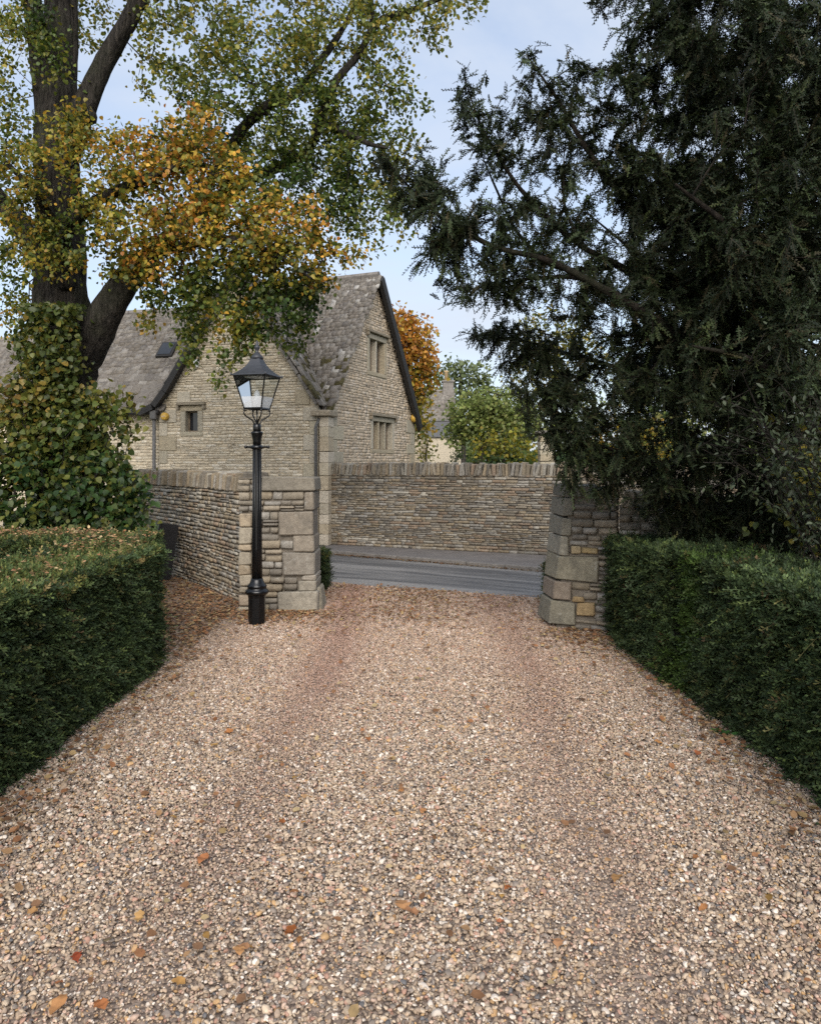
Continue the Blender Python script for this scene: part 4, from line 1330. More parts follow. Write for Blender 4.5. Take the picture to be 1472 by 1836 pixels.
HEART = np.array([(0, 0, 0), (.12, .40, .06), (.55, .40, .09), (1, 0, -.06), (.55, -.40, .09), (.12, -.40, .06)])
LANCE = np.array([(0, 0, 0), (.3, .20, .04), (.65, .17, .04), (1, 0, -.04), (.65, -.17, .04), (.3, -.20, .04)])
def leaf_mesh(name, P, ax, nr, size, col, shape=HEART):
    N = len(P)
    ax = unit(ax)
    nr = unit(nr - ax * np.sum(nr * ax, 1, keepdims=True))
    sd_ = np.cross(nr, ax)
    k = len(shape)
    V_ = (P[:, None] + size[:, None, None] * (shape[None, :, 0:1] * ax[:, None] + shape[None, :, 1:2] * sd_[:, None] + shape[None, :, 2:3] * nr[:, None])).reshape(-1, 3)
    b = (np.arange(N) * k)[:, None]
    Fq = np.concatenate([b + np.array([[0, 1, 2, 3]]), b + np.array([[0, 3, 4, 5]])])
    return np_mesh(name, V_, Fq, np.repeat(col, k, 0))

def grow(limbs, targets, q, step=.22, sag=.05, bias=.25, min_base=0.0):
    """connect targets to the limbs, nearest node first: returns nodes, parent index"""
    nodes = [np.array(p, float) for p, r in limbs]
    nodes = np.array(nodes); par = [-1] * len(nodes); plen = [0.0] * len(nodes)
    NM = len(nodes) + len(targets) * 8 + 10
    buf = np.zeros((NM, 3)); buf[:len(nodes)] = nodes; pl = np.zeros(NM); cnt = len(nodes)
    d0 = np.array([np.min(np.sum((nodes - t) ** 2, 1)) for t in targets])
    order = np.argsort(d0)
    tips = []
    for i in order:
        t = targets[i]
        d = np.sqrt(np.sum((buf[:cnt] - t) ** 2, 1)) + bias * pl[:cnt]
        j = int(np.argmin(d)); a = buf[j]
        L = np.linalg.norm(t - a)
        k = max(1, min(7, int(L / step)))
        prev = j
        bend = q.normal(0, .06, 3) * L; bend[2] += sag * L
        for m in range(1, k + 1):
            f = m / k
            p = a + (t - a) * f + bend * math.sin(math.pi * f)
            if m == k: p = t
            buf[cnt] = p; pl[cnt] = pl[prev] + L / k; par.append(prev); prev = cnt; cnt += 1
        tips.append((prev, i))
    return buf[:cnt], np.array(par), tips

def twig_mesh(name, nodes, par, r0=.0035, pw=.45, rmax=.06, sides=4):
    n = len(nodes); c = np.zeros(n)
    has = np.zeros(n, bool)
    for i in range(n - 1, -1, -1):
        if par[i] >= 0:
            if c[i] == 0: c[i] = 1
            c[par[i]] += c[i]
    idx = np.where(par >= 0)[0]
    A, B = nodes[par[idx]], nodes[idx]
    ra = np.minimum(r0 * np.maximum(c[par[idx]], 1) ** pw, rmax)
    rb_ = np.minimum(r0 * np.maximum(c[idx], 1) ** pw, rmax)
    ra = np.minimum(ra, rb_ * 1.6)
    d = unit(B - A)
    h = np.where(np.abs(d[:, 2:3]) < .9, np.array([[0, 0, 1.0]]), np.array([[1.0, 0, 0]]))
    u = unit(np.cross(d, h)); w = np.cross(d, u)
    Vs = []
    for P, r in ((A, ra), (B, rb_)):
        for k in range(sides):
            an = 2 * math.pi * k / sides
            Vs.append(P + (u * math.cos(an) + w * math.sin(an)) * r[:, None])
    V_ = np.stack(Vs, 1).reshape(-1, 3)
    b = (np.arange(len(idx)) * 2 * sides)[:, None]
    Fq = np.concatenate([b + np.array([[k, (k + 1) % sides, sides + (k + 1) % sides, sides + k]]) for k in range(sides)])
    return np_mesh(name, V_, Fq)

def catmull(pts, k=6):
    pts = [np.array(p, float) for p in pts]
    P = [2 * pts[0] - pts[1]] + pts + [2 * pts[-1] - pts[-2]]
    out = []
    for i in range(1, len(P) - 2):
        for j in range(k):
            t = j / k
            out.append(.5 * ((2 * P[i]) + (-P[i - 1] + P[i + 1]) * t + (2 * P[i - 1] - 5 * P[i] + 4 * P[i + 1] - P[i + 2]) * t * t + (-P[i - 1] + 3 * P[i] - 3 * P[i + 1] + P[i + 2]) * t ** 3))
    out.append(pts[-1])
    return np.array(out)

def limb(spec, k=6, slim=.88):
    """spec: (x_px, y_px, Y, radius) -> smooth path and radii"""
    pts = [(*at(x, y, Y), r * slim) for x, y, Y, r in spec]
    return catmull(pts, k)

def limb_mesh(mb, path, sides=12, q=rng, rough=.06):
    b = len(mb.v); n = len(path)
    a = None
    for i in range(n):
        p = Vector(path[i, :3])
        d = Vector(path[min(i + 1, n - 1), :3]) - Vector(path[max(i - 1, 0), :3]); d.normalize()
        a = d.orthogonal().normalized() if a is None else (a - d * a.dot(d)).normalized()
        c = d.cross(a)
        for k in range(sides):
            w = 2 * math.pi * k / sides
            r = path[i, 3] * (1 + rough * math.sin(3 * w + i * .35) + (rough * .9 * math.sin(8 * w + 1.3 * math.sin(i * .22)) if sides > 16 else 0) + rough * (.45 if sides > 16 else .8) * q.normal())
            mb.v.append(tuple(p + (a * math.cos(w) + c * math.sin(w)) * r))
    for i in range(n - 1):
        for k in range(sides):
            A, B = b + i * sides + k, b + i * sides + (k + 1) % sides
            mb.f.append((A, B, B + sides, A + sides))
    mb.f.append(tuple(b + (n - 1) * sides + k for k in range(sides)))

def blob_points(blobs, q, scale=1.0):
    P, tagc = [], []
    for (x, y, rx, ry, Y, dY, dens, kind) in blobs:
        n = max(1, int(math.pi * rx * ry / 1000 * dens * scale))
        r = np.sqrt(q.uniform(0, 1, n)); a = q.uniform(0, 6.283, n)
        px_, py_ = x + rx * r * np.cos(a), y + ry * r * np.sin(a)
        YY = Y + dY * q.uniform(-1, 1, n) * np.sqrt(np.maximum(1 - r * r, .05))
        for i in range(n):
            P.append(at(px_[i], py_[i], YY[i])); tagc.append(kind)
    return np.array([tuple(p) for p in P]), np.array(tagc)

def sprays(name, O, D, Nn, Ls, K, nl, nw, col, q, taper=.35, stem=.0022):
    """needle sprays: O origin, D direction, Nn spray-plane normal, Ls length; K needles"""
    N = len(O)
    D = unit(D); Nn = unit(Nn - D * np.sum(Nn * D, 1, keepdims=True)); S = np.cross(Nn, D)
    t = (np.arange(K) + .5) / K
    sgn = np.where(np.arange(K) % 2 == 0, 1.0, -1.0)
    base = O[:, None] + D[:, None] * (Ls[:, None] * t[None])[..., None]
    base = base - np.array([0, 0, 1.0]) * (Ls[:, None] * t[None] ** 2)[..., None] * .18
    ndir = S[:, None] * sgn[None, :, None] + D[:, None] * .75 + Nn[:, None] * q.normal(0, .3, (N, K, 1))
    ndir[:, -1] = D + q.normal(0, .2, (N, 3))
    ndir = unit(ndir)
    ln = nl * (1 - taper * t)[None, :, None] * q.uniform(.75, 1.25, (N, K, 1))
    wv = unit(np.cross(ndir, Nn[:, None] + q.normal(0, .35, (N, K, 3)))) * nw
    v0 = base; v1 = base + ndir * ln * .5 + wv; v2 = base + ndir * ln; v3 = base + ndir * ln * .5 - wv
    V_ = np.stack([v0, v1, v2, v3], 2).reshape(-1, 3)
    Fq = (np.arange(N * K) * 4)[:, None] + np.array([[0, 1, 2, 3]])
    c = np.repeat(col, K * 4, 0) * np.repeat(q.uniform(.75, 1.25, (N * K, 1)), 4, 0)
    # the shoot itself: three short strips per spray
    ts = np.array([-.12, .3, .65, 1.0])
    sp_ = O[:, None] + D[:, None] * (Ls[:, None] * ts[None])[..., None] - np.array([0, 0, 1.0]) * (Ls[:, None] * np.sign(ts) * ts[None] ** 2)[..., None] * .18
    off = (S * stem)[:, None]
    sv = np.stack([sp_ - off, sp_ + off], 2).reshape(-1, 3)
    b0 = len(V_) + (np.arange(N) * 8)[:, None]
    sf = np.concatenate([b0 + np.array([[2 * k, 2 * k + 1, 2 * k + 3, 2 * k + 2]]) for k in range(3)])
    sc_ = np.repeat(col * .8 + np.array([.012, .006, .003]), 8, 0)
    return np_mesh(name, np.concatenate([V_, sv]), np.concatenate([Fq, sf]), np.concatenate([c, sc_]))

# ---------------------------------------------------------------- the lime tree on the left
def lime_tree():
    q = np.random.default_rng(61)
    TY = 9.6
    root = empty('lime_tree', (-4.6, TY, 0), 'large autumn tree with thick forked trunk and green to orange leaves on the left', 'tree')
    L = []
    L.append(limb([(118, 1075, TY, .62), (116, 980, TY, .52), (114, 860, TY, .45), (116, 740, TY, .42), (118, 640, TY, .41), (112, 560, TY, .38), (110, 470, TY, .35), (106, 380, TY, .32), (102, 300, TY, .30), (104, 220, TY, .27), (108, 110, TY + .1, .24), (110, 0, TY + .2, .22), (108, -140, TY + .3, .19), (100, -320, TY + .4, .13)]))
    L.append(limb([(130, 660, TY - .1, .32), (165, 610, TY - .2, .25), (195, 555, TY - .3, .22), (228, 505, TY - .4, .19), (270, 455, TY - .4, .13), (345, 390, TY + .2, .10), (430, 330, TY + .5, .085), (520, 290, TY + .3, .075), (555, 268, TY, .066), (578, 205, TY - .3, .06), (600, 150, TY - .3, .056), (645, 95, TY - .2, .05), (678, 40, TY, .052), (740, 18, TY + .1, .042), (800, -8, TY + .2, .03), (860, -30, TY + .2, .02)]))
    L.append(limb([(112, 300, TY - .1, .2), (135, 235, TY - .15, .18), (155, 185, TY - .2, .16), (190, 110, TY - .2, .135), (228, 40, TY - .2, .12), (258, -20, TY - .1, .11), (300, -110, TY, .08), (360, -230, TY, .05)]))
    L.append(limb([(98, 300, TY + .1, .2), (84, 200, TY + .15, .17), (72, 100, TY + .2, .15), (60, 0, TY + .2, .13), (40, -120, TY + .3, .1), (0, -250, TY + .3, .06)]))
    L.append(limb([(100, 520, TY + .1, .2), (65, 450, TY + .2, .16), (25, 390, TY + .2, .15), (-10, 345, TY + .2, .13), (-70, 290, TY + .1, .1), (-140, 200, TY, .06)]))
    L.append(limb([(330, 400, TY + .1, .09), (385, 310, TY + .3, .08), (440, 226, TY + .1, .08), (490, 185, TY + .0, .075), (538, 163, TY + .1, .065), (570, 115, TY + .35, .06), (610, 60, TY + .4, .045), (650, -20, TY + .5, .03)]))
    L.append(limb([(585, 222, TY - .3, .05), (625, 240, TY - .35, .045), (662, 258, TY - .4, .036), (695, 266, TY - .4, .02)]))
    L.append(limb([(660, 72, TY - .05, .04), (668, 20, TY - .1, .03), (660, -40, TY - .1, .02)]))
    L.append(limb([(270, 455, TY - .5, .09), (330, 440, TY - .9, .07), (420, 430, TY - 1.2, .05), (500, 460, TY - 1.4, .03), (560, 500, TY - 1.5, .015)]))
    L.append(limb([(112, 430, TY - .3, .1), (160, 370, TY - .8, .08), (240, 330, TY - 1.2, .06), (340, 290, TY - 1.4, .03)]))
    L.append(limb([(100, 400, TY - .3, .08), (60, 340, TY - .7, .05), (10, 290, TY - .9, .03)]))
    mb = MB()
    for p in L: limb_mesh(mb, p, 30 if p[0, 3] > .5 else 18 if p[0, 3] > .15 else 9, q, .07)
    mb.obj('trunk', M['bark'], root, smooth=True)
    # burrs where limbs were cut
    for x, y, r in ((156, 208, .12), (128, 250, .09), (118, 505, .12), (140, 470, .08)):
        c = at(x, y, TY - .28)
        bm = bmesh.new(); bmesh.ops.create_icosphere(bm, subdivisions=2, radius=r)
        for v in bm.verts: v.co = Vector(c) + v.co * (1 + .15 * math.sin(v.co.x * 60) * math.cos(v.co.z * 50))
        me = bpy.data.meshes.new('burr'); bm.to_mesh(me); bm.free()
        for pl in me.polygons: pl.use_smooth = True
        link('burr', me, M['bark'], root)
    # kinds: 0 green, 1 yellow-green, 2 orange, 3 dark green
    B = [
        (25, 110, 55, 130, TY, .9, 1.6, 1), (10, 270, 50, 70, TY, .8, 1.6, 0), (60, 30, 60, 50, TY + .3, .6, 1.4, 1), (170, 40, 60, 60, TY + .5, .6, 1.7, 1),
        (330, 50, 100, 85, TY, 1.3, 2.2, 1), (300, 140, 60, 40, TY, .8, 1.6, 1), (470, 50, 100, 80, TY, 1.4, 2.6, 1), (600, 50, 95, 70, TY, 1.2, 2.6, 1), (720, 20, 100, 40, TY, .8, 2.0, 1), (820, 5, 50, 28, TY, .6, 1.5, 1),
        (700, 110, 60, 60, TY, .8, 1.9, 1), (750, 175, 28, 25, TY, .4, 2.0, 0), (780, 70, 30, 30, TY, .4, 1.5, 1),
        (400, 150, 110, 60, TY, 1.2, 2.8, 0), (530, 180, 90, 70, TY, 1.1, 2.8, 0), (640, 180, 70, 60, TY, .9, 2.4, 0), (690, 215, 55, 40, TY, .6, 2.0, 0),
        (560, 250, 100, 60, TY, 1.0, 3.2, 0), (650, 280, 70, 50, TY, .8, 2.2, 0), (700, 330, 45, 60, TY, .6, 1.8, 1), (720, 270, 30, 40, TY, .5, 1.9, 1), (640, 370, 75, 60, TY, .8, 2.2, 0), (690, 420, 45, 30, TY, .5, 1.6, 1),
        (560, 350, 90, 70, TY, 1.0, 3.4, 3), (470, 290, 90, 60, TY, 1.1, 3.4, 0), (360, 260, 80, 50, TY + .3, .9, 3.0, 3),
        (340, 225, 65, 38, TY - 1.2, .4, 3.0, 2), (260, 280, 80, 50, TY - 1.1, .5, 3.2, 2), (350, 310, 90, 55, TY - 1.2, .5, 3.2, 2), (180, 330, 70, 50, TY - 1.0, .5, 2.6, 4),
        (120, 265, 80, 40, TY - .9, .5, 2.4, 4), (40, 300, 55, 45, TY - .8, .5, 2.6, 4), (50, 390, 50, 60, TY - .6, .5, 2.6, 4), (230, 400, 70, 50, TY - 1.0, .5, 3.0, 4), (330, 400, 80, 50, TY - 1.2, .5, 3.2, 2),
        (430, 370, 80, 55, TY - 1.0, .6, 3.2, 4), (510, 400, 70, 50, TY - 1.2, .5, 3.2, 2), (430, 440, 90, 50, TY - 1.2, .5, 3.2, 4), (300, 460, 80, 40, TY - .9, .5, 2.8, 2), (540, 470, 60, 50, TY - 1.2, .5, 3.0, 4), (590, 470, 40, 35, TY - 1.0, .4, 2.4, 2),
        (420, 510, 110, 50, TY - .8, .7, 3.4, 0), (330, 520, 70, 40, TY - .6, .5, 3.0, 0), (490, 550, 80, 45, TY - 1.0, .5, 3.4, 3), (420, 580, 55, 35, TY - .9, .4, 3.0, 4), (350, 570, 40, 30, TY - .6, .3, 2.8, 0), (450, 615, 40, 28, TY - .9, .3, 2.6, 0),
        (540, 520, 50, 40, TY - .9, .4, 3.0, 3), (525, 600, 35, 25, TY - .8, .3, 2.6, 0), (405, 640, 22, 22, TY - .9, .2, 3.0, 0), (388, 680, 12, 12, TY - .9, .1, 4.0, 0), (340, 600, 25, 30, TY - .6, .2, 2.6, 0), (265, 570, 20, 30, TY - .5, .2, 2.4, 4), (350, 640, 25, 20, TY - .6, .2, 2.4, 0),
        (20, 500, 45, 60, TY + .2, .5, 2.2, 0), (30, 580, 40, 50, TY, .5, 2.0, 4), (210, 470, 40, 30, TY - .4, .3, 2.4, 4), (130, 420, 60, 40, TY - .7, .3, 2.2, 0), (190, 250, 40, 30, TY - .6, .3, 1.6, 4),
        (640, 450, 30, 25, TY - .5, .3, 1.8, 4), (90, 90, 40, 60, TY - .4, .2, 1.6, 0), (75, 20, 35, 40, TY - .3, .2, 1.8, 3), (150, 215, 35, 30, TY - .5, .2, 2.0, 4), (110, 210, 35, 25, TY - .6, .2, 2.2, 4), (230, 480, 45, 30, TY - .7, .3, 2.6, 4), (90, 470, 60, 30, TY - .7, .3, 2.2, 4),
        (250, -120, 260, 110, TY, 1.6, 1.4, 1), (600, -120, 220, 90, TY, 1.4, 1.4, 1), (-120, 150, 90, 200, TY, 1.2, 1.5, 1), (-120, 420, 90, 120, TY, 1.0, 1.5, 4),
    ]
    T, K = blob_points(B, q, 1.75)
    limbs = [(p[i, :3], p[i, 3]) for p in L for i in range(0, len(p)) if p[i, 3] < .22]
    nodes, par, tips = grow(limbs, T, q, step=.2, sag=.06, bias=.22)
    link('twigs', twig_mesh('twigs', nodes, par, .003, .45, .03), M['bark'], root, 'stuff')
    pal = {0: [[.075, .11, .02], [.11, .135, .024], [.055, .085, .018], [.17, .165, .027]],
           1: [[.15, .165, .026], [.20, .19, .03], [.10, .125, .024], [.28, .22, .036], [.08, .105, .02]],
           2: [[.52, .26, .04], [.44, .29, .04], [.56, .33, .06], [.34, .26, .036], [.16, .155, .024], [.11, .125, .02], [.38, .15, .03], [.08, .10, .018], [.22, .19, .03]],
           3: [[.035, .065, .014], [.05, .08, .016], [.028, .05, .012], [.07, .09, .018]],
           4: [[.25, .21, .03], [.17, .17, .025], [.10, .12, .02], [.38, .22, .03], [.30, .24, .036], [.07, .095, .018]]}
    P, A, N_, S_, C_ = [], [], [], [], []
    for nd_, ti in tips:
        tip = nodes[nd_]; pa = nodes[par[nd_]]
        dr = unit(tip - pa)
        n = int(q.integers(12, 25))
        k = K[ti]
        pc = np.array(pal[int(k)])
        tone = q.uniform(.85, 1.55)
        f = q.uniform(-.1, 1.25, n)[:, None]
        base = pa + (tip - pa) * f + q.normal(0, .065, (n, 3))
        ax = dr * .4 + q.normal(0, .6, (n, 3)) + np.array([0, 0, -.55])
        nr = q.normal(0, .55, (n, 3)) + np.array([0, -.25, .75])
        P.append(base); A.append(ax); N_.append(nr); S_.append(q.uniform(.034, .068, n)); C_.append(pc[q.integers(len(pc), size=n)] * tone * q.uniform(.8, 1.25, (n, 1)))
    me = leaf_mesh('crown', np.concatenate(P), np.concatenate(A), np.concatenate(N_), np.concatenate(S_), np.concatenate(C_))
    link('crown', me, M['leaf'], root, 'stuff')
    # shoots and leaves clothing the lower trunk
    n = 6500
    yy = q.uniform(545, 880, n)
    wid = np.interp(yy, [545, 600, 660, 720, 800, 880], [58, 80, 74, 84, 110, 120]); cx = np.interp(yy, [545, 640, 720, 880], [95, 95, 115, 125])
    an = q.uniform(-1.0, 1.0, n)
    xx = cx + wid * an * q.uniform(.6, 1.05, n)
    yd = TY - .55 * np.sqrt(np.maximum(1 - (an * .9) ** 2, 0)) - q.uniform(0, .4, n)
    cl = fbm2(xx * .02, yy * .02, 2.6, 77) + .5 * fbm2(xx * .05, yy * .05, 3.0, 78)
    keep = ~((xx > 140) & (yy < 700) & (yy > 560) & (q.random(n) < .85)) & (cl > -.55)
    xx, yy, yd, an = xx[keep], yy[keep], yd[keep], an[keep]
    P = np.array([tuple(at(a, b, c)) for a, b, c in zip(xx, yy, yd)]); n = len(P)
    out = np.stack([an, -np.ones(n) * .8, np.full(n, .3)], 1)
    pc = np.array([[.075, .10, .022], [.11, .125, .024], [.05, .07, .016], [.18, .165, .03], [.25, .17, .035], [.06, .085, .02]])
    C_ = pc[q.choice(len(pc), n, p=[.25, .22, .25, .14, .04, .1])] * q.uniform(.75, 1.2, (n, 1))
    me = leaf_mesh('trunk_foliage', P, out * .3 + q.normal(0, .5, (n, 3)) + np.array([0, 0, -.5]), out + q.normal(0, .6, (n, 3)), q.uniform(.035, .09, n), C_)
    link('trunk_foliage', me, M['leaf'], root, 'stuff')
lime_tree()

# ---------------------------------------------------------------- the sucker bush at the foot of the lime
def foot_bush():
    q = np.random.default_rng(71)
    Y0 = 8.7
    root = empty('leafy_bush', (-4.6, Y0, 0), 'broad leaved green bush round the foot of the big tree behind the hedge', 'bush')
    B = [(100, 800, 90, 70, Y0 + .2, .5, 3.2, 0), (60, 880, 110, 70, Y0, .6, 3.4, 3), (170, 880, 80, 65, Y0, .5, 3.4, 3), (215, 890, 45, 55, Y0, .4, 3.4, 3), (235, 930, 35, 40, Y0, .3, 3.2, 3), (20, 800, 60, 80, Y0 + .2, .5, 2.8, 1), (120, 940, 140, 40, Y0 - .2, .5, 3.2, 3),
         (190, 720, 30, 30, Y0 + .2, .3, 2.6, 1), (215, 760, 25, 25, Y0 + .2, .2, 2.4, 1), (60, 740, 60, 50, Y0 + .2, .4, 2.6, 1), (150, 760, 60, 60, Y0 + .1, .4, 3.0, 0), (-60, 850, 80, 110, Y0, .5, 2.6, 0), (100, 1000, 150, 60, Y0, .4, 2.0, 3), (205, 830, 30, 25, Y0, .3, 2.6, 0), (225, 712, 18, 14, Y0 + .1, .15, 3, 1), (238, 765, 12, 20, Y0 + .1, .15, 3, 1), (60, 680, 40, 25, Y0 + .1, .2, 2.2, 1), (252, 850, 16, 14, Y0, .15, 3, 0), (20, 700, 30, 40, Y0 + .2, .3, 2.2, 4)]
    T, K = blob_points(B, q, 1.7)
    st = [(at(x, 1095, Y0)) for x in (40, 90, 130, 170, 210)]
    limbs = []
    mb = MB()
    for i, s in enumerate(st):
        top = at(30 + i * 48 + q.uniform(-10, 10), 850 + q.uniform(-40, 20), Y0 + q.uniform(-.2, .2))
        s.z = -.1
        pth = catmull([(*s, .03), (*(s.lerp(top, .5) + Vector(q.normal(0, .08, 3))), .022), (*top, .012)], 5)
        limb_mesh(mb, pth, 7, q, .05)
        limbs += [(p[:3], p[3]) for p in pth[3:]]
    mb.obj('stem', M['bark'], root, smooth=True)
    nodes, par, tips = grow(limbs, T, q, .2, .05, .15)
    link('twigs', twig_mesh('twigs', nodes, par, .003, .4, .02), M['bark'], root, 'stuff')
    pal = {0: [[.06, .095, .02], [.09, .115, .022], [.045, .07, .016], [.14, .14, .026]], 1: [[.12, .13, .024], [.17, .16, .028], [.08, .10, .02], [.22, .16, .03]], 3: [[.028, .062, .016], [.04, .078, .018], [.022, .045, .012], [.07, .10, .02], [.13, .14, .028]], 4: [[.26, .16, .04], [.17, .15, .03], [.10, .11, .022]]}
    P, A, N_, S_, C_ = [], [], [], [], []
    for nd_, ti in tips:
        tip = nodes[nd_]; pa = nodes[par[nd_]]
        n = int(q.integers(9, 15)); pc = np.array(pal[int(K[ti])])
        base = pa + (tip - pa) * q.uniform(0, 1.2, n)[:, None] + q.normal(0, .075, (n, 3))
        P.append(base); A.append(q.normal(0, .5, (n, 3)) + np.array([0, -.25, -.45])); N_.append(q.normal(0, .45, (n, 3)) + np.array([0, -.5, .75]))
        S_.append(q.uniform(.04, .095, n)); C_.append(pc[q.integers(len(pc), size=n)] * q.uniform(.75, 1.35, (n, 1)))
    link('foliage', leaf_mesh('foliage', np.concatenate(P), np.concatenate(A), np.concatenate(N_), np.concatenate(S_), np.concatenate(C_)), M['leaf'], root, 'stuff')
foot_bush()

